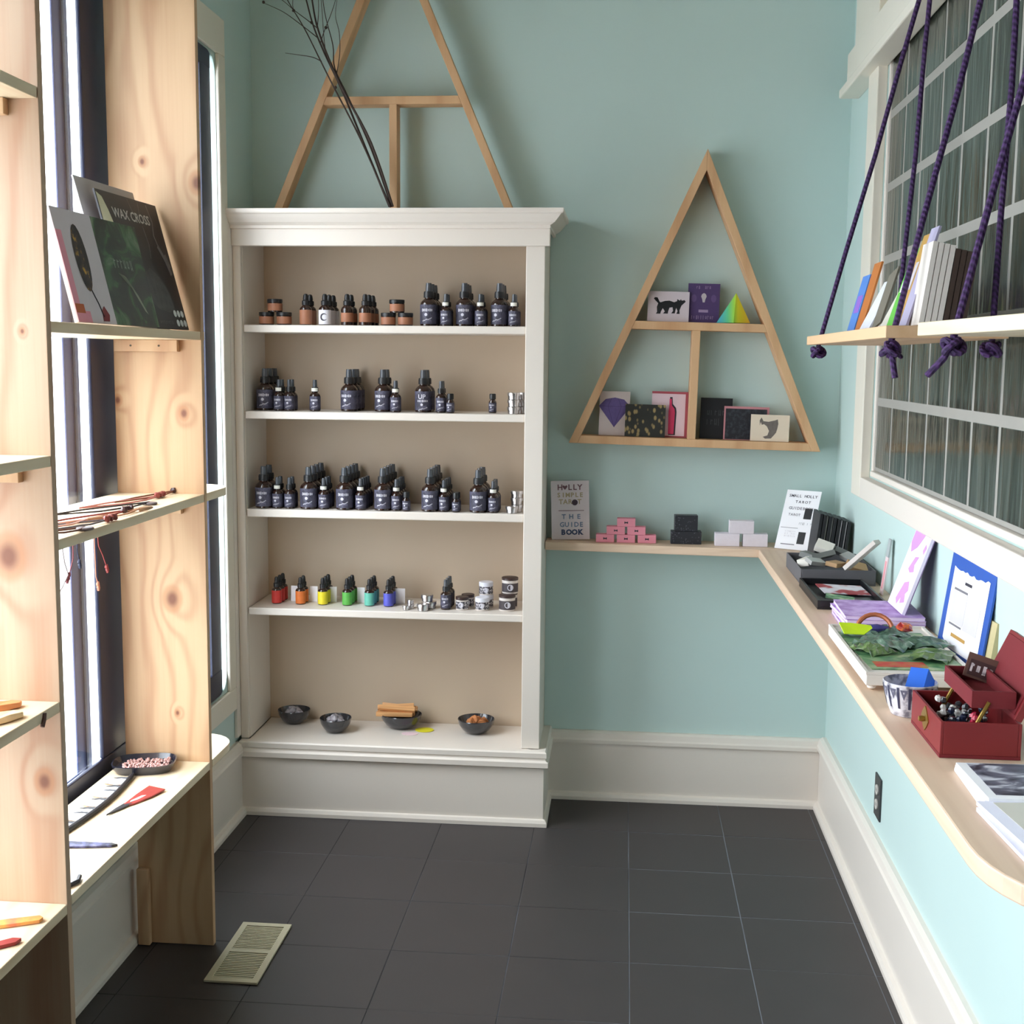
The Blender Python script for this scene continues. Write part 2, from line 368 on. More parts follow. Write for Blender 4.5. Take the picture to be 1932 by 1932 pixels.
# ------------------------------------------------------------------ shop window
win = thing('window_1', None, None, kind='structure', loc=(XL, .9, WZ0))
def wb(n, x0, x1, y0, y1, z0, z1, m, par=None):
    return bx(x0-XL, x1-XL, y0-.9, y1-.9, z0-WZ0, z1-WZ0).obj(n, m, par or win, bevel=.004)
xi0, xi1 = -1.270, XL-.004
MULL = [(2.80, 2.945), (1.30, 1.42), (.40, .48), (-.35, -.28)]
wb('bottom_rail', xi0, xi1, WY0, WY1-.03, WZ0, .518, navy); wb('top_rail', xi0, xi1, WY0, WY1-.03, 2.36, WZ1, navy)
for y0, y1 in MULL: wb('mullion', xi0, xi1, y0, y1, .518, 2.36, navy)
# far stile with rounded corners
R2 = .05; ys = WY1-.03; pts = [(ys-.09, WZ0+.002), (ys-R2, WZ0+.002)]
pts += [(ys-R2+R2*math.sin(a), WZ0+.002+R2-R2*math.cos(a)) for a in [i*math.pi/12 for i in range(1, 7)]]
pts += [(ys-R2+R2*math.cos(a), WZ1-.002-R2+R2*math.sin(a)) for a in [i*math.pi/12 for i in range(0, 7)]]+[(ys-.09, WZ1-.002)]
MB().prism([(u-.9, v-WZ0) for u, v in pts], lambda u, v, w: (w-XL, u, v), xi0, xi1-.002).obj('stile', navy, win)
for a, b_ in ((2.945, WY1-.12), (1.42, 2.80), (.48, 1.30), (-.28, .40)): wb('pane', -1.276, -1.271, a+.001, b_-.001, .519, 2.359, glass)
# outer storm frame beyond the glass, with the white sill between
wb('sill', -1.36, -1.277, WY0, WY1-.01, WZ0, WZ0+.006, whitep)
sA, sB = P(107, 300, 0, -1.335).y, P(136, 300, 0, -1.335).y
for y0 in (sA, sA-1.4):
    m_ = wb('storm_post', -1.341, -1.335, y0, y0+sB-sA, WZ0+.007, WZ1, steel)
    bx(-1.334-XL, -1.331-XL, y0+.043-.9, y0+.053-.9, .03, WZ1-WZ0).obj('bead', navy, m_)
wb('storm_rail', -1.347, -1.335, WY0, sA-.001, WZ0+.007, WZ0+.035, steel)
tag(bx(-14, -1.43, -12, 14, -.3, -.12).obj('pavement', M('pale_pavement', (190, 190, 190), .9)), kind='structure')

# ------------------------------------------------------------------ glass block window
gw = thing('window_2', None, None, kind='structure', loc=(XR, 2.5, GZ0))
def gb(n, x0, x1, y0, y1, z0, z1, m, par=None, bevel=.003): return bx(x0-XR, x1-XR, y0-2.5, y1-2.5, z0-GZ0, z1-GZ0).obj(n, m, par or gw, bevel=bevel)
gb('side_casing', XR-.028, XR, GY1+.002, 3.665, 1.122, 2.335, creamd); gb('bottom_casing', XR-.028, XR, 1.3, GY1+.001, 1.122, GZ0-.004, cream)
gb('side_bead', XR+.002, XR+.02, GY1-.016, GY1, GZ0, 2.36, cream); gb('bottom_bead', XR-.004, XR+.02, GY0, GY1-.017, GZ0, GZ0+.016, cream)
gb('mortar_bed', XR+.0085, XR+.10, GY0, GY1-.001, GZ0+.017, GZ1-.001, mortar, bevel=0)
bk = MB(); w, h, e = .0912, .0912, .006
bk.add([(0,-w,-h),(0,w,-h),(0,w,h),(0,-w,h),(-.02,-w,-h),(-.02,w,-h),(-.02,w,h),(-.02,-w,h),(-.026,-w+e,-h+e),(-.026,w-e,-h+e),(-.026,w-e,h-e),(-.026,-w+e,h-e)],
    [(0,1,5,4),(1,2,6,5),(2,3,7,6),(3,0,4,7),(4,5,9,8),(5,6,10,9),(6,7,11,10),(7,4,8,11),(8,9,10,11)])
bme = bk.mesh('glass_block', blockm)
for i in range(11):
    for j in range(6):
        o = bpy.data.objects.new('glass_block', bme); COL.objects.link(o); o.parent = gw
        yc = 3.328+.0945-i*.189; zc = 1.201+.0975+j*.195
        o.location = (.0335, yc-2.5, zc-GZ0)
# header board and transom above
hd = tag(thing('trim_2', None, None, loc=(XR, 2.5, 2.31)), kind='structure')
bx(-.045, 0, -1.24, 1.43, .028, .125).obj('fascia', creamd, hd, bevel=.003); bx(-.062, 0, -1.26, 1.46, 0, .027).obj('ledge', creamd, hd, bevel=.004)
tr = tag(thing('window_3', None, None, loc=(XR, 2.5, 2.44)), kind='structure')
bx(-.03, .1, 1.05, 1.40, -.004, .6).obj('jamb', creamd, tr, bevel=.003)
tan = M('tan_transom_panel', (206, 196, 166), .6, var=.05)
for i in range(8): bx(0.01, .05, 1.04-(i+1)*.27+.012, 1.04-i*.27, -.004, .58).obj('panel', tan, tr)
for i in range(8): bx(-.012, .06, 1.04-(i+1)*.27-.004, 1.04-(i+1)*.27+.011, -.004, .58).obj('muntin', creamd, tr)
bx(-.028, .1, -1.2, 1.049, .581, .62).obj('head', creamd, tr)

# outlet
t = thing('wall_outlet', 'black duplex power outlet on the mint wall under the wooden desk', 'outlet', (XR, 3.225, .35))
bx(-.005, 0, -.036, .036, -.058, .058).obj('cover_plate', M('dark_bronze_plate', (48, 50, 52), .4), t, bevel=.002)
for s_ in (-1, 1):
    rc = MB().prism([(.015*math.cos(a), .014*math.sin(a)+s_*.02) for a in [i*math.pi/6 for i in range(12)]], lambda u, v, w: (w, u, v), -.008, -.005).obj('receptacle', M('ivory_receptacle', (196, 190, 182), .5), t)
    for k in (-.005, .005): bx(-.0084, -.008, k-.001, k+.001, s_*.02-.004, s_*.02+.005).obj('slot', blackpl, rc)

# floor register
c4 = [P(460,1745,2,0), P(550,1746,2,0), P(487,1860,2,0), P(387,1852,2,0)]
vm = M('cream_metal_register', (196, 188, 160), .5, var=.05)
t = thing('floor_register', 'cream metal floor heating vent with slats in the dark floor', 'vent', ((c4[0].x+c4[1].x)/2, (c4[0].y+c4[3].y)/2, .0015))
hx, hy = .066, .155
for a in ((-hx, hx, hy-.018, hy), (-hx, hx, -hy, -hy+.018), (-hx, -hx+.016, -hy+.018, hy-.018), (hx-.016, hx, -hy+.018, hy-.018), (-hx+.016, hx-.016, -.008, .008)): bx(*a, 0, .005).obj('rim', vm, t)
bx(-hx+.01, hx-.01, -hy+.01, hy-.01, -.001, .0008).obj('duct', M('duct_shadow_grey', (92, 90, 78), .8), t)
for s_ in (0, 1):
    mb = MB(); y = -hy+.021 if s_ == 0 else .011
    for k in range(15): mb.box(-hx+.016, hx-.016, y+k*.0084, y+k*.0084+.004, .001, .0042)
    tag(mb.obj('slats', vm, t), kind='stuff')

# ------------------------------------------------------------------ white display cabinet
CX, CY = -.75, 3.83
cab = thing('display_cabinet', 'tall white painted display cabinet with crown moulding and open shelves', 'cabinet', (CX, CY, 0))
def cb(n, x0, x1, y0, y1, z0, z1, m=cream, bevel=.002, par=None): return bx(x0-CX, x1-CX, y0-CY, y1-CY, z0, z1).obj(n, m, par or cab, bevel=bevel)
cb('side_panel', -1.243, -1.2155, 3.84, 4.07, .25, 1.90); cb('side_panel', -.285, -.255, 3.84, 4.07, .25, 1.90)
cb('back_panel', -1.243, -.255, 4.07, 4.088, .2, 1.90, M('shade_toned_back_panel', (198, 180, 158), .6, var=.03, scale=4)); cb('top_panel', -1.214, -.286, 3.84, 4.069, 1.875, 1.895)  # shade inside the cabinet put into the back panel's colour, darker than cream
cb('stile', -.312, -.253, 3.822, 3.84, .251, 1.853); cb('stile', -1.243, -1.217, 3.822, 3.84, .251, 1.853)
cb('scribe_strip', -1.2545, -1.2436, 3.789, 3.84, .26, 1.96)
cb('fascia', -1.243, -.238, 3.812, 3.84, 1.852, 1.925)
SHZ = {'top': 1.607, 'second': 1.332, 'third': 1.016, 'fourth': .690, 'bottom': .25}
for k, th in (('top', .024), ('second', .024), ('third', .026), ('fourth', .024)):
    z = SHZ[k]; cb('shelf', -1.214, -.3125, 3.832, 4.069, z-th, z, bevel=.003)
cb('bottom_shelf', -1.214, -.286, 3.80, 4.069, .226, .25); cb('plinth', -1.241, -.236, 3.80, 4.088, .0, .2255, bevel=.001)
def wrap(name, prof, x0, x1, y, yb, par):
    mb = MB(); n = len(prof); vs = []
    for (o, z) in prof: vs += [(x0-CX, y-o-CY, z), (x1+o-CX, y-o-CY, z), (x1+o-CX, yb-CY, z)]
    fs = []
    for i in range(n):
        j = (i+1) % n
        fs += [(3*i, 3*i+1, 3*j+1, 3*j), (3*i+1, 3*i+2, 3*j+2, 3*j+1)]
    fs += [tuple(3*i for i in range(n)), tuple(3*i+2 for i in range(n-1, -1, -1))]
    return mb.add(vs, fs).obj(name, cream, par)
wrap('crown', [(0, 1.903), (.008, 1.905), (.008, 1.914), (.014, 1.917), (.022, 1.922), (.034, 1.935), (.042, 1.945), (.048, 1.947), (.05, 1.95), (.05, 1.961), (0, 1.961)], -1.243, -.245, 3.812, 4.088, cab)
cb('crown_top', -1.243, -.246, 3.813, 4.088, 1.926, 1.961, bevel=0)
wrap('ledge', [(-.01, .2), (.006, .196), (.014, .2), (.014, .216), (.006, .222), (.004, .227), (.009, .231), (.009, .246), (.004, .2505), (-.02, .2505)], -1.241, -.236, 3.80, 4.088, cab)
wrap('shoe', [(-.005, 0), (.012, 0), (.012, .012), (.007, .022), (-.005, .026)], -1.241, -.236, 3.80, 4.068, cab)

# ------------------------------------------------------------------ triangle shelves
def triangle(label, loc, tilt, depth, w, h, t, zc, xd):
    T = thing('triangle_shelf', label, 'shelf', loc, (0, tilt, 0)); L_ = math.hypot(w/2, h); th = t*L_/h; kx = (w/2)/h
    fn = lambda u, v, q: (u, q, v)
    for s_ in (-1, 1):
        pg = [(s_*w/2, 0), (0, h), (0, h-th/kx), (s_*(w/2-th), 0)]
        MB().prism(pg, fn, 0, depth).obj('side_board', triw, T, bevel=.0015)
    xi = lambda z: w/2-z*kx-th
    MB().prism([(-xi(0), 0), (xi(0), 0), (xi(t), t), (-xi(t), t)], fn, .001, depth).obj('base_board', triw, T, bevel=.0015)
    MB().prism([(-xi(zc), zc), (xi(zc), zc), (xi(zc+t), zc+t), (-xi(zc+t), zc+t)], fn, .001, depth).obj('crossbar', triw, T, bevel=.0015)
    bx(xd-t/2, xd+t/2, .001, depth, t, zc).obj('divider', triw, T, bevel=.0015)
    return T
triangle('oak triangle wall shelf with cards on its crossbar, right of the cabinet', (.226, 4.0, 1.2265), .021, .088, .813, .945, .026, .376, -.008)
triangle('empty oak triangle frame standing on top of the white cabinet', (-.762, 3.985, 1.9615), 0, .06, .805, .94, .025, .352, 0.003)

# dried branches leaning on the cabinet top
twigm = M('dark_twig_bark', (62, 48, 42), .8, var=.25, scale=60)
br = thing('dried_branch_bundle', 'thin dark bare branches leaning from cabinet top across the triangle frame', 'branches', (-.765, 3.93, 1.9615))
def bp(px, py, y): p = P(px, py, 1, y); return (p.x+.765, p.y-3.93, p.z-1.9615)
def stem(name, pts, r0, r1, par):
    ps = [Vector(bp(*q)) for q in pts]; out = []
    for i in range(len(ps)-1):
        a, b_, c, d_ = ps[max(i-1, 0)], ps[i], ps[i+1], ps[min(i+2, len(ps)-1)]
        for k in range(5):
            t = k/5; out.append(.5*((2*b_)+(-a+c)*t+(2*a-5*b_+4*c-d_)*t*t+(-a+3*b_-3*c+d_)*t**3))
    out.append(ps[-1]); n = len(out)
    return MB().tube(out, [r0+(r1-r0)*i/(n-1) for i in range(n)], 6).obj(name, twigm, par, smooth=True)
s1 = stem('stem', [(741,390,3.93), (700,270,3.92), (650,175,3.91), (620,110,3.90), (597,45,3.90), (585,-20,3.89), (560,-120,3.89)], .0046, .0024, br)
s2 = stem('stem', [(735,390,3.935), (690,280,3.93), (645,170,3.915), (612,100,3.91), (590,45,3.90), (572,-20,3.90), (540,-110,3.9)], .0042, .002, br)
s3 = stem('stem', [(737,391,3.925), (680,262,3.915), (630,165,3.90), (605,115,3.895), (575,55,3.89), (548,10,3.88), (520,-40,3.88)], .0034, .0012, br)
stem('stem', [(739,390,3.94), (702,285,3.935), (660,190,3.93), (632,130,3.92), (628,85,3.915), (612,20,3.91), (604,-60,3.91)], .0034, .001, br)
for par, pts in ((s3, [(607,116,3.895), (590,108,3.89), (566,104,3.885), (538,100,3.88)]), (s1, [(601,55,3.9), (580,38,3.895), (556,20,3.89), (532,0,3.885), (500,-20,3.88)]),
                 (s1, [(600,72,3.9), (575,52,3.89), (540,26,3.88), (517,14,3.875), (498,6,3.87)]), (s1, [(605,80,3.9), (612,58,3.9), (625,25,3.9), (634,-5,3.9), (640,-50,3.9)]),
                 (s2, [(635,140,3.92), (641,100,3.92), (640,62,3.92), (633,30,3.92), (636,-2,3.925)]), (s1, [(599,48,3.9), (601,20,3.9), (600,-30,3.9)]),
                 (s2, [(618,110,3.91), (612,80,3.905), (606,0,3.9), (600,-40,3.9)]), (s3, [(560,30,3.885), (552,10,3.88), (556,-25,3.88)])):
    stem('twig', pts, .0016, .0007, par)
for par, (px, py) in ((s1, (588,43)), (s1, (615,52)), (s1, (554,20)), (s3, (497,4)), (s2, (633,165))): 
    q = bp(px, py, 3.9); MB().blob(q, .0052, 7, seed=px).obj('bud', twigm, par, smooth=True)

# ------------------------------------------------------------------ wall desk (L shaped)
desk = thing('wall_desk', 'L-shaped wooden wall desk running along the mint right and back walls', 'desk', (.55, 2.6, .88))
DZ = .907
arc = [(.437+.13*(1-math.cos(a)), 1.50-.17*math.sin(a)) for a in [i*math.pi/2/9 for i in range(10)]]
poly = [(.4375, 3.921), (.437, 1.50)]+arc[1:]+[(XR-.001, 1.33), (XR-.001, 3.90), (.4375, 3.921)][:-1]
MB().prism([(u-.55, v-2.6) for u, v in poly], lambda u, v, w: (u, v, w), 0, .027).obj('side_top', desky, desk, bevel=.003)
poly = [(-.2525, 3.985), (.4375, 3.922), (XR-.001, 3.901), (XR-.001, 4.089), (-.2525, 4.089)]
MB().prism([(u-.55, v-2.6) for u, v in poly], lambda u, v, w: (u, v, w), 0, .027).obj('back_top', deskx, desk, bevel=.003)

# ------------------------------------------------------------------ pine window shelving
UL = Vector((-1.14, 2.1, 0))
kn = []
for px, py, kr in ((268,305,.010), (372,345,.022), (347,780,.014), (222,755,.012), (325,1130,.026), (335,1345,.008)):
    q = P(px, py, 1, 2.89)-UL; kn.append((q.x, q.z, kr))
kn2 = []
for px, py, kr in ((16,1050,.034), (84,1475,.02), (42,625,.006)):
    q = P(px, py, 1, 2.095)-UL; kn2.append((q.x, q.z, kr))
pine_far = wood('pine_upright_knotty', 0, 2, PINE_L, PINE_D, 15, 5, kn, seed=1.7)
pine_near = wood('pine_upright_striped', 0, 2, (188, 160, 134), (166, 110, 78), 9, 3, kn2, seed=6.)
pine_sh = wood('pine_shelf_board', 0, 1, (232, 214, 184), (212, 178, 138), 14, 4, seed=4.)
un = thing('window_shelving', 'pine shelving unit with knotty uprights standing in front of the shop window', 'shelving', UL)
fn = lambda u, v, q: (u-UL.x, q-UL.y, v)
def upright(y, m):
    pg = [(-1.217, .002), (-1.023, .002), (-1.019, 2.75), (-1.241, 2.75), (-1.241, .30), (-1.229, .285), (-1.217, .27)]
    return MB().prism(pg, fn, y, y+.018).obj('upright', m, un, bevel=.001)
upright(2.89, pine_far); upright(2.095, pine_near); upright(1.28, pine_near)
def shelf(z, y0, y1, ext=None):
    o = bx(-1.2405-UL.x, -1.022-UL.x, y0-UL.y, y1-UL.y, z-.02, z).obj('shelf', pine_sh, un, bevel=.0015)
    if ext:
        y1 = 2.9085; rr = min(ext-y1-.002, .09)
        pg = [(-1.20, y1), (-1.022, y1)]+[(-1.022-rr*(1-math.cos(a)), ext-rr+rr*math.sin(a)) for a in [i*math.pi/12 for i in range(7)]]+[(-1.20, ext)]
        MB().prism([(u-UL.x, v-UL.y) for u, v in pg], lambda u, v, w: (u, v, w), z-.02, z).obj('shelf_end', pine_sh, o)
    return o
shelf(1.563, 2.1135, 2.8895, 2.945); shelf(1.169, 2.1135, 2.8895, 3.13); shelf(.49, 2.1135, 2.8895, 3.12)
for z in (1.963, 1.324, .871, .481): shelf(z, 1.2985, 2.0945)
for z, y in ((1.5425, 2.872), (1.1485, 2.872), (1.9425, 2.077), (1.3035, 2.077), (.8505, 2.077)):
    c_ = bx(-1.232-UL.x, -1.075-UL.x, y-UL.y, y+.0178-UL.y, z-.028, z).obj('cleat', pine_far, un, bevel=.001)
    for q in (-1.19, -1.12): MB().lathe([(.0025, 0), (.0025, .0012)], 8).obj('screw', M('dark_screw', (70, 62, 50), .4, .7), c_, loc=(q-UL.x, y-.0001-UL.y, z-.014), rot=(math.pi/2, 0, 0))
bx(-1.216-UL.x, -1.185-UL.x, 2.872-UL.y, 2.8898-UL.y, .002, .205).obj('foot_block', pine_far, un, bevel=.002)

# ------------------------------------------------------------------ hanging rope shelves
HZ = 1.563
def rope_knot(c, r=.012, seed=0):
    pts = []
    for i in range(30):
        a = 2*math.pi*i/29; k = 1+.45*math.cos(3*a+seed)
        pts.append((c[0]+r*k*math.cos(2*a+seed), c[1]+r*k*math.sin(2*a+seed), c[2]+r*.9*math.sin(3*a)))
    return MB().tube(pts, .005, 7)
def hang(label, poly, mat, ropes, tails):
    cx = sum(p[0] for p in poly)/4; cy = sum(p[1] for p in poly)/4
    T = thing('hanging_shelf', label, 'shelf', (cx, cy, HZ-.02))
    MB().prism([(u-cx, v-cy) for u, v in poly], lambda u, v, w: (u, v, w), 0, .02).obj('board', mat, T, bevel=.0015)
    for i, (x, y, hx_, hy_, hz_) in enumerate(ropes):
        a = Vector((x-cx, y-cy, -.006)); b_ = Vector((hx_-cx, hy_-cy, hz_-HZ+.02)); mid = (a+b_)/2; 
        R_ = MB().tube([a, a.lerp(b_, .25), mid+Vector((.003, 0, 0)), a.lerp(b_, .75), b_], .0052, 8).obj('rope', ropem, T, smooth=True)
        rope_knot((x-cx, y-cy, -.017), .0105, i).obj('knot', ropem, R_, smooth=True)
    for tl in tails: MB().tube([(p[0]-cx, p[1]-cy, p[2]-HZ+.02) for p in tl], .0052, 8).obj('rope_tail', ropem, T, smooth=True)
    return T
x1f, x1b = .42, .615
kf = P(1553, 640, 0, .435); kc = P(1692, 612, 0, .445)
hookA = P(1692, -12, 0, .635); hookC = (.632, 2.18, 2.375)
hang('brown wooden swing shelf on purple ropes holding a row of leaning zines', [(x1f, 2.05), (x1b, 2.05), (x1b, 2.92), (x1f, 2.92)], hangw,
     [(.437, 2.86, .636, 2.80, 2.375), (.600, 2.82, .637, 2.79, 2.375), (.437, 2.085, hookC[0], hookC[1], hookC[2]), (.600, 2.09, .634, 2.17, 2.375)],
     [[(.437, 2.085, 1.53), (.440, 2.08, 1.505), (.444, 2.075, 1.478)]])
d0 = Vector((.437, 1.905)); d1 = Vector((.50, 1.30)); nn = Vector((d1.y-d0.y, -(d1.x-d0.x))).normalized()*-.19
e0, e1 = d0+nn, d1+nn
t1 = P(1720, 705, 0, .44); k2 = P(1745, 640, 0, .47)
hang('pale wooden swing shelf on purple ropes, nearest the right edge', [(d0.x, d0.y), (d1.x, d1.y), (e1.x, e1.y), (e0.x, e0.y)], hangw2,
     [(.462, 1.795, .640, 1.80, 2.375), (.610, 1.80, .642, 1.79, 2.375), (.512, 1.36, .640, 1.38, 2.375), (.655, 1.37, .642, 1.39, 2.375)],
     [[(.462, 1.795, 1.535), (.452, 1.80, 1.51), (.435, 1.82, 1.485)], [(.61, 1.80, 1.535), (.60, 1.77, 1.50), (.595, 1.745, 1.468)], [(.60, 1.76, 1.49), (.60, 1.70, 1.51), (.59, 1.64, 1.53)]])

# ------------------------------------------------------------------ bottles and jars in the cabinet
ORD = ['first', 'second', 'third', 'fourth', 'fifth', 'sixth', 'seventh']
class Kind:
    def __init__(s, build): s.b = build; s.root = None
    def place(s, loc, rz, label, group):
        if s.root is None:
            s.root = thing(*s.b['id'], loc, (0, 0, rz)); s.kids = s.b['parts'](s.root); s.root['label'] = label; o = s.root
        else: o = dup(s.root, s.kids, loc, (0, 0, rz), label)
        if group: o['group'] = group
        return o
def marks(r, items, n=3):
    mb = MB()
    for (a, z, w, h) in items: mb.cpatch(r, -90+a-w/2, -90+a+w/2, z-h/2, z+h/2, n)
    return mb
def fake_print(r, za, zb, seed, wide=70):
    """illegible printed lettering: a title row, a round emblem, a slanting script line"""
    rnd = random.Random(seed); it = []; h = zb-za
    for k in range(7): it.append((-wide/2+wide*k/6.5, za+h*.74, wide/6.5*rnd.uniform(.45, .75), h*rnd.uniform(.12, .17)))
    mb = marks(r, it, 1)
    k = 12; vs = [(0, 0)]+[(math.cos(2*math.pi*i/k), math.sin(2*math.pi*i/k)) for i in range(k)]
    pts = []
    for (a, b_) in vs:
        th = math.radians(-90-wide*.12)+a*h*.085/r; pts.append((r*math.cos(th), r*math.sin(th), za+h*.5+b_*h*.085))
    mb.add(pts, [(0, i+1, (i+1) % k+1) for i in range(k)])
    for k in range(9):
        a = -wide*.42+wide*.8*k/8; mb.add(marks(r, [(a, za+h*(.16+.018*k)+rnd.uniform(-.001, .001), wide*.07, h*.055)], 1).v, [(0, 2, 3, 1)])
    return mb
def spray_parts(R, H, hb, hs, cr, tagm=None, seed=1, titled=None):
    def f(t):
        b_ = MB().lathe([(R*.9, 0), (R, .002), (R, hb), (R*.93, hb+(hs-hb)*.35), (R*.72, hb+(hs-hb)*.72), (cr*.8, hs), (cr*.8, hs+.006)], 20).obj('body', amber, t, smooth=True)
        la = MB().cpatch(R+.0005, -200, 20, hb*.1, hb*.98, 16).obj('label', slate, t, smooth=True)
        if titled:
            mb = text_mb(titled, hb*.30, .0004); rr = R+.0009
            mb.v = [(rr*math.cos(math.radians(-90-8)+p[0]/rr), rr*math.sin(math.radians(-90-8)+p[0]/rr), hb*.72+p[1]) for p in mb.v]
            q = fake_print(R+.0009, hb*.0, hb*.72, seed); mb.add(q.v, q.f); lp = mb.obj('label_print', ink_light, la)
        else: lp = fake_print(R+.0009, hb*.1, hb*.95, seed).obj('label_print', ink_light, la)
        z = hs+.003; c_ = MB().lathe([(cr, z), (cr, z+H*.1), (cr*.92, z+H*.145), (cr*.6, z+H*.15)], 18).obj('collar', blackpl, t, smooth=True)
        z2 = z+H*.145; nz = MB().lathe([(cr*.66, z2), (cr*.62, H*.93), (cr*.55, H), (cr*.1, H)], 12).obj('nozzle', greypl, t, smooth=True)
        kids = [(b_, []), (la, [lp]), (c_, []), (nz, [])]
        if tagm: kids.append((MB().cpatch(cr+.0007, -150, -30, z+.001, z+H*.115, 8).obj('price_band', tagm, t), []))
        return kids
    return f
def dropper_parts(R, H, hb, hs, labmat, full=False, crescent=False):
    def f(t):
        b_ = MB().lathe([(R*.9, 0), (R, .002), (R, hb), (R*.9, hb+(hs-hb)*.5), (R*.55, hs), (R*.5, hs+.004)], 18).obj('body', amber, t, smooth=True)
        la = MB().cpatch(R+.0005, -215, 35, hb*(.06 if full else .22), hb*(.97 if full else .8), 16).obj('label', labmat, t, smooth=True)
        subs = []
        if crescent:
            k = 20; r_ = R+.0009; vs = []
            for i in range(k+1):
                a = math.radians(40+280*i/k)
                for q, off in ((1, 0), (.72, .25)):
                    u = q*math.cos(a)+off; v = q*math.sin(a); th = math.radians(-90)+u*hb*.24/r_; vs.append((r_*math.cos(th), r_*math.sin(th), hb*.52+v*hb*.24))
            subs = [MB().add(vs, [(2*i, 2*i+2, 2*i+3, 2*i+1) for i in range(k)]).obj('crescent_print', darkink, la)]
        z = hs+.002; c_ = MB().lathe([(R*.62, z), (R*.62, z+H*.13), (R*.5, z+H*.15)], 16).obj('collar', blackpl, t, smooth=True)
        bu = MB().lathe([(R*.42, z+H*.145), (R*.46, z+H*.2), (R*.4, H*.94), (R*.3, H*.985), (R*.1, H)], 12).obj('rubber_bulb', blackpl, t, smooth=True)
        return [(b_, []), (la, subs), (c_, []), (bu, [])]
    return f
def vial_parts(t):
    b_ = MB().lathe([(.0115, 0), (.0125, .002), (.0125, .036), (.008, .042), (.0075, .046)], 16).obj('body', amber, t, smooth=True)
    la = MB().cpatch(.0129, -200, 20, .004, .033, 12).obj('label', slate, t, smooth=True)
    lp = fake_print(.0133, .004, .033, 5, 80).obj('label_print', ink_light, la)
    c_ = MB().lathe([(.0105, .044), (.0105, .06), (.009, .062)], 16).obj('cap', blackpl, t, smooth=True)
    return [(b_, []), (la, [lp]), (c_, [])]
def jar_parts(R, H, bodym, labm, lidm, lidh=.011, emb=None):
    def f(t):
        b_ = MB().lathe([(R*.93, 0), (R*.97, .002), (R*.97, H-lidh-.001), (R*.9, H-lidh)], 20).obj('body', bodym, t, smooth=True)
        la = MB().cpatch(R*.97+.0005, -170, -10, H*.1, H*.66, 12).obj('label', labm, t, smooth=True); subs = []
        if emb: subs = [disc(0, 0, 0, H*.2).obj('emblem', emb, la)]
        for q in subs:
            me = q.data; rr = R*.97+.0009
            for v in me.vertices: th = math.radians(-90)+v.co.x/rr; v.co = (rr*math.cos(th), rr*math.sin(th), H*.4+v.co.z)
        l_ = MB().lathe([(R, H-lidh), (R, H-.001), (R*.95, H)], 20).obj('lid', lidm, t, smooth=True)
        return [(b_, []), (la, subs), (l_, [])]
    return f
def K(name, label, cat, parts): return Kind({'id': (name, label, cat), 'parts': parts})
tagw = M('white_price_band', (226, 224, 214), .6)
big = K('spray_bottle', 'x', 'bottle', spray_parts(.0275, .136, .069, .087, .0165, seed=1))
bigup = K('spray_bottle', 'x', 'bottle', spray_parts(.0275, .136, .069, .087, .0165, seed=4, titled='UP'))
small = K('small_spray_bottle', 'x', 'bottle', spray_parts(.0174, .101, .049, .060, .0112, tagw, seed=2))
smallb = K('small_spray_bottle', 'x', 'bottle', spray_parts(.0174, .101, .049, .060, .0112, None, seed=3))
vial = K('vial', 'x', 'bottle', vial_parts)
GB = {'big': (big, 'large dark spray bottle', 'large', .0555), 'small': (small, 'small spray bottle with white neck band', 'small', .0356), 'smallb': (smallb, 'small dark spray bottle', 'small', .0356),
      'vial': (vial, 'tiny amber vial with black cap', 'vial', .026), 'bigup': (bigup, 'large dark spray bottle', 'large', .0555)}
def row2(kind, px, py, n, shelf, y0, idx):
    Kd, nm, size, step = GB[kind]
    x = P(px, py, 1, y0).x; z = SHZ[shelf]+.0004
    for i in range(n):
        k = Kd if i == 0 or kind == 'big' else (smallb if kind == 'small' else (big if kind == 'bigup' else Kd))
        nm2 = nm if k is Kd else ('small dark spray bottle' if size == 'small' else nm)
        lab = f"{nm2}, {['front','second','third','fourth'][i]} in {ORD[idx]} {size} row, {shelf} cabinet shelf"
        k.place((x+random.uniform(-.001, .001), y0+i*step, z), random.uniform(-.25, .1), lab, f"{size} bottles on the {shelf} cabinet shelf")
for i, (px, n) in enumerate(((809, 3), (876, 3), (943, 3))): row2('big', px, 590, n, 'top', 3.90, i)
for i, (px, n) in enumerate(((842, 2), (907, 2), (970, 2))): row2('small', px, 600, n, 'top', 3.88, i)
for i, (kd, px, n) in enumerate((('big', 500, 3), ('big', 659, 3), ('big', 723, 2), ('bigup', 799, 2))): row2(kd, px, 740, n, 'second', 3.925, i)
for i, (kd, px, n) in enumerate((('small', 527, 2), ('smallb', 546, 2), ('small', 594, 1), ('small', 746, 1), ('smallb', 832, 2))): row2(kd, px, 750, n, 'second', 3.90, i)
for i, (px, y) in enumerate(((850, 3.885), (930, 3.93))): row2('vial', px, 760, 1, 'second', y, i)
for i, (px, n) in enumerate(((498, 2), (582, 4), (650, 4), (722, 4), (811, 4), (902, 3))): row2('big', px, 920, n, 'third', 3.870, i)
for i, (kd, px, n) in enumerate((('small', 524, 2), ('smallb', 546, 2), ('small', 611, 3), ('small', 681, 4), ('small', 748, 4), ('small', 838, 4), ('small', 931, 3))): row2(kd, px, 935, n, 'third', 3.868, i)
for i, (px, n) in enumerate(((767, 1), (860, 2))): row2('vial', px, 945, n, 'third', 3.858, i)
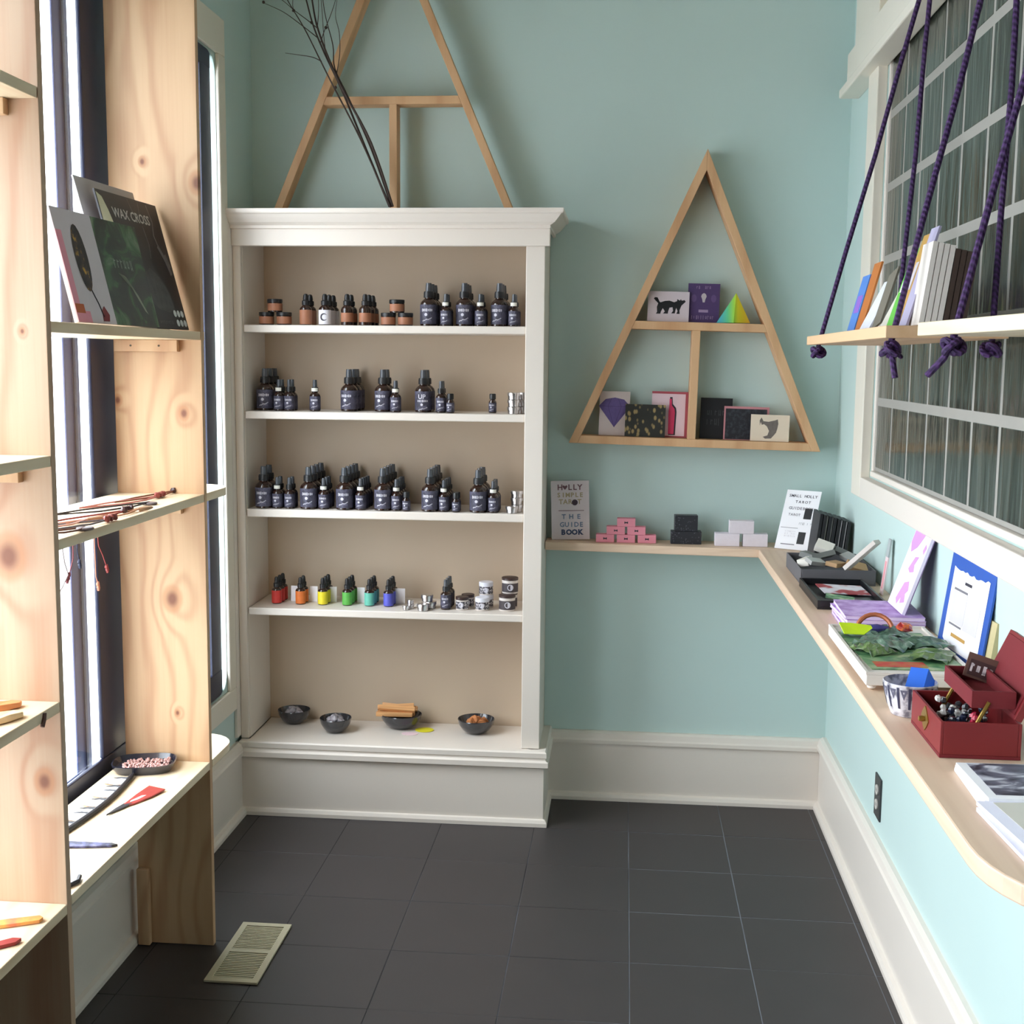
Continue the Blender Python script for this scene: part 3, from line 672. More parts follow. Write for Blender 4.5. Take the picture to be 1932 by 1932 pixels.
# copper-labelled droppers and jars on the top shelf
moonl = M('white_moon_label', (226, 224, 232), .6)
dA = K('dropper_bottle', 'x', 'bottle', dropper_parts(.0195, .1, .05, .062, copper, True)); dB = K('dropper_bottle', 'x', 'bottle', dropper_parts(.0195, .1, .05, .062, moonl, True, True)); dC = K('dropper_bottle', 'x', 'bottle', dropper_parts(.0195, .1, .05, .062, copper))
for g, (kd, px, n, nm) in enumerate(((dA, 577, 2, 'black-topped dropper bottle with full copper label'), (dB, 613, 3, 'dropper bottle with white crescent-moon label'), (dC, 655, 2, 'dropper bottle with small copper label'), (dC, 689, 3, 'dropper bottle with small copper label'))):
    for i in range(n): kd.place((P(px, 590, 1, 3.88).x+i*.004, 3.88+i*.041, SHZ['top']+.0004), random.uniform(-.1, .1), f"{nm}, {ORD[i]} back in {ORD[g]} dropper row, top shelf", 'dropper bottles on the top cabinet shelf')
copj = K('cream_jar', 'x', 'jar', jar_parts(.0245, .041, amber, copper, blackpl))
for i, (px, dz, lab) in enumerate(((503, 0, 'copper-labelled jar, bottom left of the left pyramid, top cabinet shelf'), (536, 0, 'copper-labelled jar, bottom right of the left pyramid, top cabinet shelf'), (519, .0415, 'copper-labelled jar crowning the left pyramid of three, top cabinet shelf'),
                                 (733, 0, 'copper-labelled jar, bottom left of the right pyramid, top cabinet shelf'), (765, 0, 'copper-labelled jar, bottom right of the right pyramid, top cabinet shelf'), (749, .0415, 'copper-labelled jar crowning the right pyramid of three, top cabinet shelf'))):
    copj.place((P(px, 595, 1, 3.885).x, 3.885, SHZ['top']+.0004+dz), random.uniform(-.2, .4), lab, 'copper jars on the top cabinet shelf')
# tins
tink = K('tin', 'x', 'tin', lambda t: [(MB().lathe([(.0168, 0), (.0178, .001), (.0178, .013)], 18).obj('base', tinm, t, smooth=True), []), (MB().lathe([(.0202, .0125), (.0202, .021), (.0192, .0222)], 18).obj('lid', tinm, t, smooth=True), [])])
n_ = 0
for sh, px, py, y, cnt, col in (('second', 969, 770, 3.885, 3, 'front'), ('second', 988, 765, 3.925, 3, 'back'), ('third', 966, 950, 3.862, 1, 'front'), ('third', 975, 940, 3.905, 3, 'back')):
    for i in range(cnt): tink.place((P(px, py, 1, y).x, y, SHZ[sh]+.0004+i*.0226), random.random(), f"round silver tin, {['bottom','middle','top'][i] if cnt > 1 else 'lone'} of the {col} stack, {sh} cabinet shelf", f'silver tins on the {sh} cabinet shelf')
# fourth shelf: coloured droppers
for g, (nm, rgb, px, n) in enumerate((('red', (196, 52, 46), 522, 3), ('orange', (214, 112, 48), 567, 2), ('yellow', (226, 208, 40), 609, 3), ('green', (88, 168, 72), 655, 3), ('teal', (96, 180, 160), 697, 3), ('blue', (84, 88, 190), 733, 3))):
    kd = K('chakra_dropper'.replace('chakra_', 'colour_'), 'x', 'bottle', dropper_parts(.0162, .09, .046, .054, M(nm+'_bottle_wrap', rgb, .5, var=.12, scale=90), True))
    for i in range(n): kd.place((P(px, 1115, 1, 3.915).x+i*.001, 3.915+i*.034, SHZ['fourth']+.0004), 0, f"{nm}-wrapped dropper bottle, {ORD[i]} from front of its {nm} row, fourth cabinet shelf", 'coloured dropper bottles on the fourth cabinet shelf')
for a, b_, w in ((549, 562, 'between red and orange'), (585, 599, 'between orange and yellow'), (622, 635, 'right of the yellow'), (674, 688, 'between green and teal'), (744, 764, 'right of the blue')):
    y = 3.955; x0, x1 = P(a, 1115, 1, y).x, P(b_, 1115, 1, y).x
    tag(bx(-(x1-x0)/2, (x1-x0)/2, -.0008, .0008, 0, .052).obj('info_card', paper, loc=((x0+x1)/2, y, SHZ['fourth']+.0006), rot=(-.06, 0, 0)), f'small white info card standing {w} dropper row', 'card', 'info cards on the fourth cabinet shelf')
Z4 = SHZ['fourth']+.0004
mini = K('mini_tin', 'x', 'tin', lambda t: [(MB().lathe([(.0095, 0), (.0105, .001), (.0105, .008)], 14).obj('base', tinm, t, smooth=True), []), (MB().lathe([(.011, .0075), (.011, .0125), (.0104, .0135)], 14).obj('lid', tinm, t, smooth=True), [])])
for i, (px, y, z, w) in enumerate(((775, 3.895, 0, 'bottom of the small stack'), (775, 3.895, .0138, 'top of the small stack'), (766, 3.865, 0, 'lying in front of the small stack'))):
    mini.place((P(px, 1140, 1, y).x, y, Z4+z), 0, f'mini silver tin, {w}, right of the blue droppers', 'mini tins on the fourth cabinet shelf')
for i, (px, y, z, w) in enumerate(((798, 3.862, 0, 'front left of'), (812, 3.905, 0, 'bottom back of'), (806, 3.905, .0226, 'topmost of'))):
    tink.place((P(px, 1140, 1, y).x, y, Z4+z), 0, f'round silver tin, {w} the little tin heap, fourth cabinet shelf', 'silver tins on the fourth cabinet shelf')
patt = mottled('patterned_label', ((.4, (50, 46, 56)), (.52, (120, 116, 122)), (.62, (210, 206, 208))), 160, 3, .6)
bdrop = K('black_spray_bottle', 'x', 'bottle', spray_parts(.0165, .098, .05, .058, .0108, seed=9))
for i in range(3): bdrop.place((P(841, 1120, 1, 3.893).x+i*.0015, 3.893+i*.034, Z4), 0, f'slim black spray bottle, {ORD[i]} from front beside the silver tins, fourth cabinet shelf', 'slim black bottles on the fourth cabinet shelf')
clearj = M('milky_jar', (214, 206, 200), .25, var=.03)
brownl = M('dark_brown_lid', (58, 40, 36), .45); whitel = M('white_lid', (222, 222, 232), .35)
j1 = K('salve_jar', 'x', 'jar', jar_parts(.0215, .042, clearj, patt, brownl, .009, ink_light))
j2 = K('balm_jar', 'x', 'jar', jar_parts(.0235, .042, clearj, patt, whitel, .014, ink_light))
j3 = K('candle_jar', 'x', 'jar', jar_parts(.0275, .052, clearj, M('charcoal_label', (62, 54, 58), .6, var=.15, scale=80), brownl, .008, ink_light))
for kd, px, y, z, lab in ((j1, 872, 3.90, 0, 'small brown-lidded jar with patterned label in front of its twin'), (j1, 883, 3.947, 0, 'small brown-lidded jar half hidden behind its front twin'),
        (j2, 910, 3.90, 0, 'white-lidded balm jar at the front, fourth cabinet shelf'), (j2, 918, 3.95, 0, 'white-lidded balm jar at the bottom of the rear stack'), (j2, 917, 3.95, .0425, 'white-lidded balm jar on top of the rear stack'),
        (j3, 957, 3.905, 0, 'tall brown-lidded jar with round white emblem, lower of two'), (j3, 961, 3.955, 0, 'brown-lidded jar standing hidden behind the emblem jars'), (j3, 962, 3.935, .0525, 'tall brown-lidded jar with round white emblem, upper of two')):
    kd.place((P(px, 1125, 1, y).x, y, Z4+z), random.uniform(-.1, .15), lab, 'salve jars on the fourth cabinet shelf')
# bottom shelf: shallow bowls
bowlm = M('dark_glazed_bowl', (46, 46, 50), .15, var=.3, coat=.6)
Z5 = SHZ['bottom']+.0008
def bowl(label, px, py, R_, sx, rz, tilt):
    q = P(px, py, 2, .25); q.y = min(q.y, 4.066-R_+.012)
    T = thing('offering_bowl', label, 'bowl', (q.x, q.y-.012, Z5), (tilt, 0, rz))
    MB().lathe([(R_*.42, .001), (R_*.46, 0), (R_*.74, .012), (R_*.93, .030), (R_, .047), (R_*.97, .049), (R_*.9, .034), (R_*.68, .016), (R_*.36, .007), (.001, .006)], 24, sx=sx, cap=False).obj('shell', bowlm, T, smooth=True)
    MB().lathe([(R_*.34, -.0005), (R_*.42, -.0005), (R_*.42, .003), (R_*.34, .003)], 20, sx=sx).obj('foot', bowlm, T, smooth=True)
    return q
quartz = mottled('grey_quartz', ((.3, (90, 86, 90)), (.6, (176, 170, 176)), (.8, (220, 214, 220))), 60, 4, .35)
q1 = bowl('dark glazed bowl of grey crystals at the left end, bottom cabinet shelf', 557, 1362, .052, 1.08, .1, 0)
q2 = bowl('dark glazed bowl of pale quartz, second from left, bottom cabinet shelf', 635, 1378, .054, 1.0, -.1, .0)
q3 = bowl('dark glazed bowl holding wood sticks, bottom cabinet shelf', 762, 1365, .062, 1.15, 0, 0)
q4 = bowl('dark glazed bowl of orange bark chunks at right end, bottom cabinet shelf', 899, 1380, .060, 1.05, .1, 0)
for (q, k, mt, nm, lab, R_) in ((q1, 6, quartz, 'crystal', 'grey crystal lump heaped in the leftmost dark bowl', .022), (q2, 7, quartz, 'quartz_stone', 'pale quartz stone heaped in the second dark bowl', .025), (q4, 9, M('orange_bark', (186, 120, 72), .8, var=.3, scale=70), 'bark_chunk', 'orange bark chunk heaped in the rightmost dark bowl', .028)):
    for i in range(k):
        a = i*2.4; rr = R_*math.sqrt(i/k); z = Z5+.030+(.014 if i < 3 else .007)
        tag(MB().blob((0, 0, 0), .0155, 7, (1.25, .9, .85), i+k).obj(nm, mt, loc=(q.x+rr*math.cos(a), q.y-.012+rr*math.sin(a), z), rot=(i, i*.7, i*1.3)), lab, nm.split('_')[-1], lab.split(' heaped')[0]+'s')
stickm = wood('palo_santo_wood', 1, 0, (222, 168, 112), (176, 116, 70), 60, 2)
for i, (dx, dy, dz, a, e) in enumerate(((-.02, -.022, .052, .05, 0), (-.015, -.003, .053, -.05, .03), (-.022, .016, .052, .08, -.02), (-.012, -.014, .069, -.04, .03), (-.02, .005, .070, .12, -.05), (-.01, .026, .064, -.1, .05))):
    tag(bx(-.062, .062, -.008, .008, -.007, .007).obj('wood_stick', stickm, loc=(q3.x+dx, q3.y-.012+dy, Z5+dz), rot=(.2*i, e, a), bevel=.001), f"tan incense wood stick, {('lower front','lower middle','lower back','upper front','upper middle','upper back')[i]} of the bundle across the third bowl", 'stick', 'incense wood sticks')
qn = P(803, 1378, 2, .25)
tag(MB().prism([(.032*math.cos(i*.4488), .026*math.sin(i*.4488)) for i in range(14)], lambda u, v, w: (u, v, w), 0, .0012).obj('round_note', M('yellow_note', (228, 218, 40), .7), loc=(qn.x-.004, qn.y, Z5+.0005)), 'round yellow paper note in front of the wood stick bowl', 'note')
qn = P(778, 1384, 2, .25)
tag(MB().prism([(.028*math.cos(i*.4488), .018*math.sin(i*.4488)) for i in range(14)], lambda u, v, w: (u, v, w), 0, .001).obj('round_note', M('pink_note', (236, 206, 212), .7), loc=(qn.x-.008, qn.y-.004, Z5-.0004)), 'pale pink paper note under the edge of the yellow note', 'note')

# ------------------------------------------------------------------ cards
def card(name, label, cat, px, py, y, mat, lean=.07, prints=(), zbase=None, th=.0016, tiltz=0, group=None):
    (x0, x1), (pt, pb) = px, py
    a = P(x0, pb, 1, y); b_ = P(x1, pb, 1, y); c = P((x0+x1)/2, pt, 1, y); w = (b_.x-a.x)/2; h = c.z-(a.z+b_.z)/2
    zb = (a.z+b_.z)/2 if zbase is None else zbase
    T = thing(name, label, cat, ((a.x+b_.x)/2, y, zb), (-lean, tiltz, 0), group)
    bx(-w, w, 0, th, 0, h).obj('card', mat, T)
    return T, w, h
TB = lambda x: 1.2265+.026-.021*(x-.226)+.0012; TCz = lambda x: 1.2265+.402-.021*(x-.226)+.0012
def X4(px, py): return P(px, py, 1, 4.03).x
pale = M('pale_card', (206, 192, 190), .7)
def put(name, label, px, py, mat, y, base, lean=.06, group='greeting cards on the triangle shelf'):
    xc = X4(sum(px)/2, py[1]); return card(name, label, 'card', px, py, y, mat, lean, zbase=base(xc), tiltz=.021, group=group)
T, w, h = put('greeting_card', 'pale card with a black cat walking, on the triangle crossbar', (1221, 1299), (546, 603), M('pale_lilac_card', (208, 194, 200), .7), 4.03, TCz)
cat = [(-.80,.62),(-.74,.74),(-.6,.72),(-.56,.6),(-.62,.58),(-.66,.64),(-.72,.6),(-.7,.45),(-.55,.28),(-.62,-.05),(-.6,-.45),(-.66,-.6),(-.42,-.6),(-.4,-.45),(-.3,-.15),(-.18,-.4),(-.28,-.58),(-.02,-.58),(.0,-.4),(.06,-.1),(.22,-.05),(.26,-.35),(.16,-.55),(.36,-.55),(.38,-.35),(.42,-.1),(.5,-.35),(.44,-.58),(.62,-.58),(.6,-.3),(.7,.1),(.92,.42),(.86,.55),(.7,.5),(.66,.62),(.6,.5),(.46,.62),(.45,.45),(.3,.36),(.05,.48),(-.2,.45),(-.42,.33),(-.58,.4),(-.66,.55)]
poly2([(a*w*.9, (b_*.82+1)*h/2) for a, b_ in cat], 0, 0, -.0003).obj('cat_print', blackc, T)
T, w, h = put('greeting_card', 'purple hand-lettered card beside the black cat card', (1296, 1356), (530, 604), M('purple_card', (72, 50, 98), .6), 4.04, TCz)
lil = M('lilac_ink', (150, 128, 160), .7)
squiggles(-w*.5, w*.45, h*.84, h*.96, -.0003, 1, 3, .0012, 7).obj('lettering', lil, T); squiggles(-w*.75, w*.7, h*.06, h*.2, -.0003, 1, 4, .0012, 10).obj('lettering', lil, T)
poly2([(-.28,.2),(-.2,.42),(0,.55),(.2,.42),(.28,.2),(.16,-.1),(.1,-.4),(-.1,-.4),(-.16,-.1)], 0, h*.62, -.0003, w*.62).obj('bulb_print', M('grey_lilac_ink', (186, 176, 180), .7), T)
bx(-w*.3, w*.3, -.0004, -.0002, h*.26, h*.33).obj('band_print', lil, T)
for s_ in (-1, 1): disc(s_*w*.62, h*.62, -.0003, h*.1, 10, .7).obj('flower_print', M('faint_purple_ink', (96, 74, 120), .7), T)
# colourful folded paper pyramid
pc = P(1384, 607, 1, 4.02); ap = P(1390, 550, 1, 4.02); hh = ap.z-pc.z; zb = TCz(pc.x)+.001
x0, x1 = P(1352, 607, 1, 4.02).x-pc.x, P(1416, 607, 1, 4.02).x-pc.x
def rainbow():
    m, n, L, b = nt('rainbow_paper'); tc = n.new('ShaderNodeTexCoord'); sp = n.new('ShaderNodeSeparateXYZ'); L.new(tc.outputs['Object'], sp.inputs[0])
    mr = n.new('ShaderNodeMapRange'); L.new(sp.outputs[0], mr.inputs[0]); mr.inputs[1].default_value = x0; mr.inputs[2].default_value = x1
    rp = ramp(n, ((.12, (70, 178, 190)), (.32, (84, 190, 130)), (.5, (150, 206, 60)), (.62, (226, 220, 40)), (.95, (232, 196, 50)))); L.new(mr.outputs[0], rp.inputs[0]); L.new(rp.outputs[0], b.inputs['Base Color']); b.inputs['Roughness'].default_value = .6; return m
ax = ap.x-pc.x
tag(MB().add([(x0, .012, 0), (x0*.1+.004, -.016, 0), (x1, .012, 0), (ax, .012, hh), (0, .03, 0)], [(0, 1, 3), (1, 2, 3), (2, 4, 3), (4, 0, 3), (0, 4, 2, 1)]).obj('paper_pyramid', rainbow(), loc=(pc.x, 4.02, zb)), 'folded paper pyramid fading turquoise to yellow on triangle crossbar', 'ornament')
T, w, h = put('greeting_card', 'pale card with a violet faceted gem, left end of triangle base', (1129, 1186), (742, 825), pale, 4.045, TB)
poly2([(-.72,.2),(-.42,.52),(0,.6),(.42,.52),(.72,.2),(0,-.75)], 0, h*.56, -.0003, h*.5).obj('gem_print', M('violet_ink', (98, 82, 138), .7, var=.2, scale=90), T)
mb = MB()
for a, b_ in (((-.72, .2), (.72, .2)), ((-.3, .2), (0, -.75)), ((.3, .2), (0, -.75)), ((-.3, .2), (-.15, .56)), ((.3, .2), (.15, .56))):
    p0, p1 = Vector((a[0]*h*.5, a[1]*h*.5+h*.56)), Vector((b_[0]*h*.5, b_[1]*h*.5+h*.56)); n_ = (p1-p0).normalized(); n_ = Vector((-n_.y, n_.x))*.0006
    mb.add([(q.x, -.0005, q.y) for q in (p0-n_, p1-n_, p1+n_, p0+n_)], [(0, 1, 2, 3)])
mb.obj('facet_lines', M('deep_violet_ink', (70, 56, 108), .7), T)
T, w, h = put('greeting_card', 'card with a pink bottle drawing in a red frame, beside the divider', (1227, 1295), (741, 827), M('rose_red_card', (168, 76, 88), .7), 4.05, TB, .03)
bx(-w, w*.86, -.0008, -.0002, h*.03, h*.95).obj('panel', M('pale_pink_card', (222, 196, 204), .7), T)
bt = [(-.16,-1),(.55,-1),(.62,.2),(.55,.42),(.2,.62),(.14,.98),(-.12,.98),(-.12,.6),(-.2,.3)]
poly2([(a*.5, b_) for a, b_ in bt], w*.06, h*.47, -.0010, h*.42).obj('bottle_outline', darkink, T); poly2([(a*.42-.01, b_*.95) for a, b_ in bt], w*.04, h*.46, -.0013, h*.41).obj('bottle_print', M('hot_pink_ink', (216, 62, 104), .7, var=.15, scale=60), T)
T, w, h = put('greeting_card', 'black card patterned with gold and green specks, triangle base', (1178, 1254), (761, 822), spotted('gold_speck_card', (34, 34, 28), (150, 128, 84), 75, .25, .42, stretch=(1, 1, .6)), 4.025, TB)
T, w, h = put('greeting_card', 'tall black card with faint chalk lettering right of the divider', (1319, 1379), (751, 828), blackc, 4.05, TB, .03)
squiggles(-w*.6, w*.6, h*.3, h*.75, -.0003, 2, 8, .0012, 5).obj('lettering', M('chalk_grey_ink', (92, 90, 94), .8), T)
T, w, h = put('greeting_card', 'black floral card inside a pink envelope border, triangle base', (1364, 1449), (765, 828), M('dusty_pink_card', (196, 130, 136), .7), 4.04, TB)
bx(-w*.93, w*.9, -.001, -.0002, 0.002, h*.93).obj('panel', mottled('black_floral', ((.45, (24, 24, 30)), (.7, (54, 56, 64))), 90), T)
T, w, h = put('greeting_card', 'cream card with a grey bird drawing, right end of triangle base', (1415, 1488), (779, 829), M('cream_card', (226, 208, 186), .7), 4.02, TB)
birdp = [(-.7,.5),(-.58,.7),(-.45,.45),(-.1,.42),(.3,.52),(.5,.6),(.55,.3),(.5,.0),(.42,-.3),(.1,-.7),(-.3,-.72),(-.45,-.6),(-.15,-.5),(-.05,-.2),(-.2,.1),(-.4,.25),(-.55,.2),(-.62,.4),(-.68,.15)]
poly2(birdp, 0, h*.5, -.0003, h*.56).obj('bird_print', M('warm_grey_ink', (112, 102, 96), .7, var=.35, scale=80), T)

# ------------------------------------------------------------------ back ledge of the desk
D0 = DZ+.0006
T = thing('guide_book', 'white guidebook lettered HOLLY SIMPLE TAROT leaning on the back wall', 'book', (-.170, 4.036, D0+.002), (-.085, -.035, 0))
w, h = .0635, .196
bx(-w, w, 0, .004, 0, h).obj('cover', M('lilac_white_card', (222, 210, 214), .7), T)
def word(chars, z, size, pitch, mat, par, u0=0, y=-.0004, bold=.0006):
    n = len(chars); mb = MB()
    for i, c in enumerate(chars):
        if c == ' ': continue
        u = u0+(i-(n-1)/2)*pitch
        if c == '*': q = poly2([(0,-.5),(.5,.1),(.5,.35),(.28,.5),(0,.28),(-.28,.5),(-.5,.35),(-.5,.1)], u, z, y, size*.6)
        elif c == '@': q = disc(u, z-size*.08, y, size*.42, 12)
        else: q = flat(text_mb(c, size, bold), u, z, y)
        mb.add(q.v, q.f)
    return mb.obj('lettering', mat, par)
word('H*LLY', h*.885, .026, .0165, M('plum_ink', (120, 84, 92), .7), T)
word('SIMPLE', h*.755, .021, .0150, M('sand_ink', (176, 158, 126), .7), T)
word('TAR T', h*.64, .022, .0155, M('sand_ink', (176, 158, 126), .7), T); word('   @ ', h*.64, .024, .0155, M('plum_black_ink', (72, 56, 68), .7), T)
bx(-w*.62, w*.72, -.0005, -.0002, h*.487, h*.497).obj('rule', M('plum_ink', (120, 84, 92), .7), T)
word('THE', h*.385, .022, .025, M('steel_blue_ink', (112, 130, 158), .7), T, .003)
word('GUIDE', h*.25, .022, .016, M('steel_blue_ink', (112, 130, 158), .7), T, .004)
word('BOOK', h*.12, .024, .019, M('navy_ink', (62, 74, 108), .7), T, .004, bold=.0012)
# pyramids of small card boxes
def boxes(name, lab, rows, px_c, pitch, y, wd, ht, dp, mat, gap, notch=None, group=''):
    k = 0
    for r_, (n, words) in enumerate(rows):
        for i in range(n):
            xc = P(px_c, 1010, 1, y).x+(i-(n-1)/2)*pitch
            T = thing(name, f'{lab}, {words[i]}', 'box', (xc, y, D0+r_*(ht+.0004)), (0, 0, random.uniform(-.03, .03)), group)
            bx(-wd/2, wd/2, -dp/2, dp/2, 0, ht).obj('carton', mat, T, bevel=.001)
            if notch: poly2([(-.006,-.004),(0,-.0015),(.006,-.004),(.006,.004),(0,.0015),(-.006,.004)], 0, ht*.5, -dp/2-.0003).obj('bow_print', notch, T)
boxes('card_box', 'small pink card box', ((3, ('bottom left of the pink pyramid', 'bottom middle of the pink pyramid', 'bottom right of the pink pyramid')), (2, ('middle row left in the pink pyramid', 'middle row right in the pink pyramid')), (1, ('crowning the pink pyramid',))), 1181, .0685, 4.018, .060, .0265, .035, M('pink_carton', (226, 142, 158), .65), 0, darkink, 'pink boxes on the back ledge')
leop = spotted('black_leopard_carton', (40, 40, 46), (96, 96, 104), 130, .12, .32, .4)
boxes('card_box', 'dark speckled card box', ((1, ('lower of the two on the back ledge',)),), 1294, .07, 4.02, .1, .042, .04, leop, 0, None, 'dark boxes on the back ledge')
T = thing('card_box', 'dark speckled card box, upper of the two on the back ledge', 'box', (P(1294, 990, 1, 4.02).x, 4.024, D0+.0424), (0, 0, .04), 'dark boxes on the back ledge')
bx(-.0375, .0375, -.019, .019, 0, .052).obj('carton', leop, T, bevel=.001)
boxes('card_box', 'small white card box', ((2, ('bottom left of the white trio', 'bottom right of the white trio')), (1, ('on top of the white trio',))), 1398, .0905, 3.995, .079, .0415, .04, M('white_carton', (224, 216, 224), .65, var=.05, scale=120), 0, None, 'white boxes on the back ledge')
# white tarot booklet
T = thing('tarot_booklet', 'white booklet printed SMALL HOLLY TAROT GUIDEBOOK, leaning in the desk corner', 'booklet', (.541, 3.925, D0+.0015), (-.48, 0, -.52))
w, h = .058, .205
bx(-w, w, 0, .003, 0, h).obj('cover', paper, T)
word('SMALL HOLLY', h*.9, .0135, .0088, darkink, T, bold=.0002); word('TAROT', h*.8, .0125, .011, darkink, T, .004, bold=.0002)
word('GUIDEBOOK', h*.69, .0135, .0092, greyink, T, .002, bold=.0003); word('TAROT', h*.58, .0115, .0085, greyink, T, -.016, bold=.0002)
bx(w*.28, w*.72, -.0005, -.0002, h*.52, h*.70).obj('photo_print', blackc, T); bx(w*.2, w*.62, -.0005, -.0002, h*.1, h*.30).obj('photo_print', blackc, T)
squiggles(w*.1, w*.85, h*.41, h*.47, -.0004, 1, 5, .0008, 8).obj('lettering', greyink, T); bx(-w*.9, w*.1, -.0004, -.0002, h*.355, h*.362).obj('rule', greyink, T)
squiggles(-w*.6, w*.05, h*.2, h*.32, -.0004, 3, 6, .0006, 9).obj('lettering', M('pale_grey_ink', (190, 184, 192), .7), T); bx(-w*.7, w*.1, -.0004, -.0002, h*.075, h*.09).obj('rule', greyink, T)
# black cases in the corner
for i in range(7):
    T = thing('slim_case', f'slim black case, {ORD[i]} from left in the leaning corner row', 'case', (.580+i*.0145, 3.79, D0+.0018), (0, .115, random.uniform(-.02, .02)), 'black cases in the desk corner')
    bx(0, .0095, -.062, .062, 0, .142-.004*i).obj('sleeve', blackc, T, bevel=.001)
    if i in (1, 2, 4, 5): bx(.0097, .0118, -.0622, .06, .0, .139-.004*i).obj('insert', M('grey_insert', (150, 148, 150) if i > 3 else (96, 96, 90), .6) if i > 3 else M('dark_grey_insert', (96, 96, 90), .6), T)
# grey open box with a jumble of little packets
greyb = M('grey_display_box', (98, 96, 100), .6)
def tray(name, label, cat, x0, x1, y0, y1, h, t, mat, rot=0):
    cx, cy = (x0+x1)/2, (y0+y1)/2; a, b_ = (x1-x0)/2, (y1-y0)/2
    T = thing(name, label, cat, (cx, cy, D0), (0, 0, rot)); bx(-a, a, -b_, b_, 0, t).obj('floor_panel', mat, T)
    for q in ((-a, -a+t, -b_, b_), (a-t, a, -b_, b_), (-a+t, a-t, -b_, -b_+t), (-a+t, a-t, b_-t, b_)): bx(*q, t, h).obj('wall_panel', mat, T, bevel=.0008)
    return T
tray('display_box', 'open grey box full of small packets in the desk corner', 'box', .483, .682, 3.305, 3.60, .042, .003, greyb)
pk = [('silver', M('silver_packet', (176, 174, 172), .3, .3), .05, .03, .012), ('tan', M('tan_packet', (176, 140, 100), .7), .055, .035, .012), ('white', M('white_packet', (226, 220, 210), .6), .05, .035, .02), ('grey', M('grey_packet', (118, 120, 118), .5), .07, .035, .015)]
spots = [(0, .53, 3.36, .055, .3, .5), (3, .555, 3.42, .062, -.4, .3), (2, .575, 3.50, .075, .6, -.3), (3, .53, 3.50, .052, .2, 1.2), (1, .585, 3.36, .05, .1, .9), (0, .63, 3.42, .06, -.3, 2.), (3, .62, 3.53, .06, .4, 1.6), (2, .515, 3.41, .048, -.2, .9), (1, .64, 3.35, .045, .5, .2)]
seen = {}; pw_ = ('at the front left', 'lying across the middle', 'standing highest', 'at the back left', 'flat at the front', 'on the right side', 'at the back right', 'nearest the left rim', 'in the front right corner')
for i, (k, x, y, z, e, a) in enumerate(spots):
    nm, mt, sx, sy, sz = pk[k]; seen[k] = seen.get(k, 0)+1
    tag(bx(-sx/2, sx/2, -sy/2, sy/2, -sz/2, sz/2).obj('packet', mt, loc=(x, y, DZ+z), rot=(e, e*.5, a), bevel=.001), f'small {nm} packet {pw_[i]} in the open grey desk box', 'packet', f'{nm} packets in the grey box')
a, b_ = P(1597, 1072, 0, .60), P(1655, 1022, 0, .665)
T = thing('paper_packet', 'long pale packet slanting from the grey box to the wall', 'packet', a, (b_-a).to_track_quat('X', 'Z').to_euler())
bx(0, (b_-a).length, -.014, .014, -.006, .006).obj('wrapper', M('pale_wrapper', (206, 196, 188), .6, var=.1), T, bevel=.001)
# narrow incense packet standing against the wall
T = thing('bookmark_packet', 'narrow pink and grey packet standing against the mint wall', 'packet', (.672, 3.19, D0+.001), (-.12, 0, -math.pi/2-.0+math.pi*0))
q = P(1680, 1018, 0, .69).z-DZ
bx(-.014, .014, 0, .003, 0, q).obj('sleeve', M('pink_grey_sleeve', (226, 202, 204), .6), T); bx(-.0142, .0142, -.0005, .0032, q*.68, q).obj('header', M('grey_header', (168, 176, 176), .6), T); bx(-.008, .008, -.0005, -.0001, q*.1, q*.6).obj('strip_print', M('rose_ink', (222, 150, 156), .7), T)
# black tray with a printed card
tray('display_tray', 'shallow black tray holding a red and white card on the desk', 'tray', .477, .642, 2.97, 3.285, .022, .006, M('black_tray', (24, 24, 28), .35))
T = thing('printed_card', 'red and white printed card lying in the black tray', 'card', (.57, 3.16, DZ+.015), (.08, .05, .12))
bx(-.06, .06, -.045, .045, 0, .002).obj('card', mottled('red_white_print', ((.4, (228, 224, 232)), (.5, (214, 206, 214)), (.56, (176, 70, 76)), (.7, (150, 54, 60))), 16, 2), T)
T = thing('printed_card', 'green scrap card near the lilac zines in the black tray', 'card', (.545, 3.055, DZ+.014), (.05, .1, -.2))
bx(-.035, .035, -.022, .022, 0, .002).obj('card', mottled('green_scrap', ((.35, (60, 110, 80)), (.55, (130, 170, 130)), (.75, (220, 210, 180))), 40), T)
# lilac zines
lilac = mottled('lilac_zine', ((.4, (206, 178, 226)), (.55, (184, 150, 208)), (.7, (160, 122, 186))), 30, 3, .6); lilace = M('lilac_page_edges', (226, 206, 240), .7)
for i in range(4):
    T = thing('lilac_zine', f"lilac printed zine, {['bottom','second','third','top'][i]} of the flat stack on the desk", 'zine', (.588+.002*(i % 2), 2.83-.002*i, D0+i*.0088), (0, 0, .03*(i % 3-1)), 'lilac zines')
    bx(-.086, .086, -.095, .095, .0008, .0076).obj('pages', lilace, T); bx(-.087, .087, -.096, .096, .0076, .0084).obj('cover', lilac, T); bx(-.087, .087, -.096, .096, 0, .0008).obj('back_cover', lilac, T)
T = thing('lilac_zine', 'lilac and white zine standing upright against the wall', 'zine', (.628, 2.826, D0+.0365), (-.32, 0, -math.pi/2), 'lilac zines')
bx(-.074, .074, 0, .007, 0, .212).obj('pages', M('pale_lilac_cover', (238, 226, 246), .6), T)
bx(-.0745, .0745, .007, .009, 0, .2125).obj('back_cover', M('plum_back_cover', (120, 96, 140), .6), T)
lvi = M('orchid_ink', (204, 150, 222), .7)
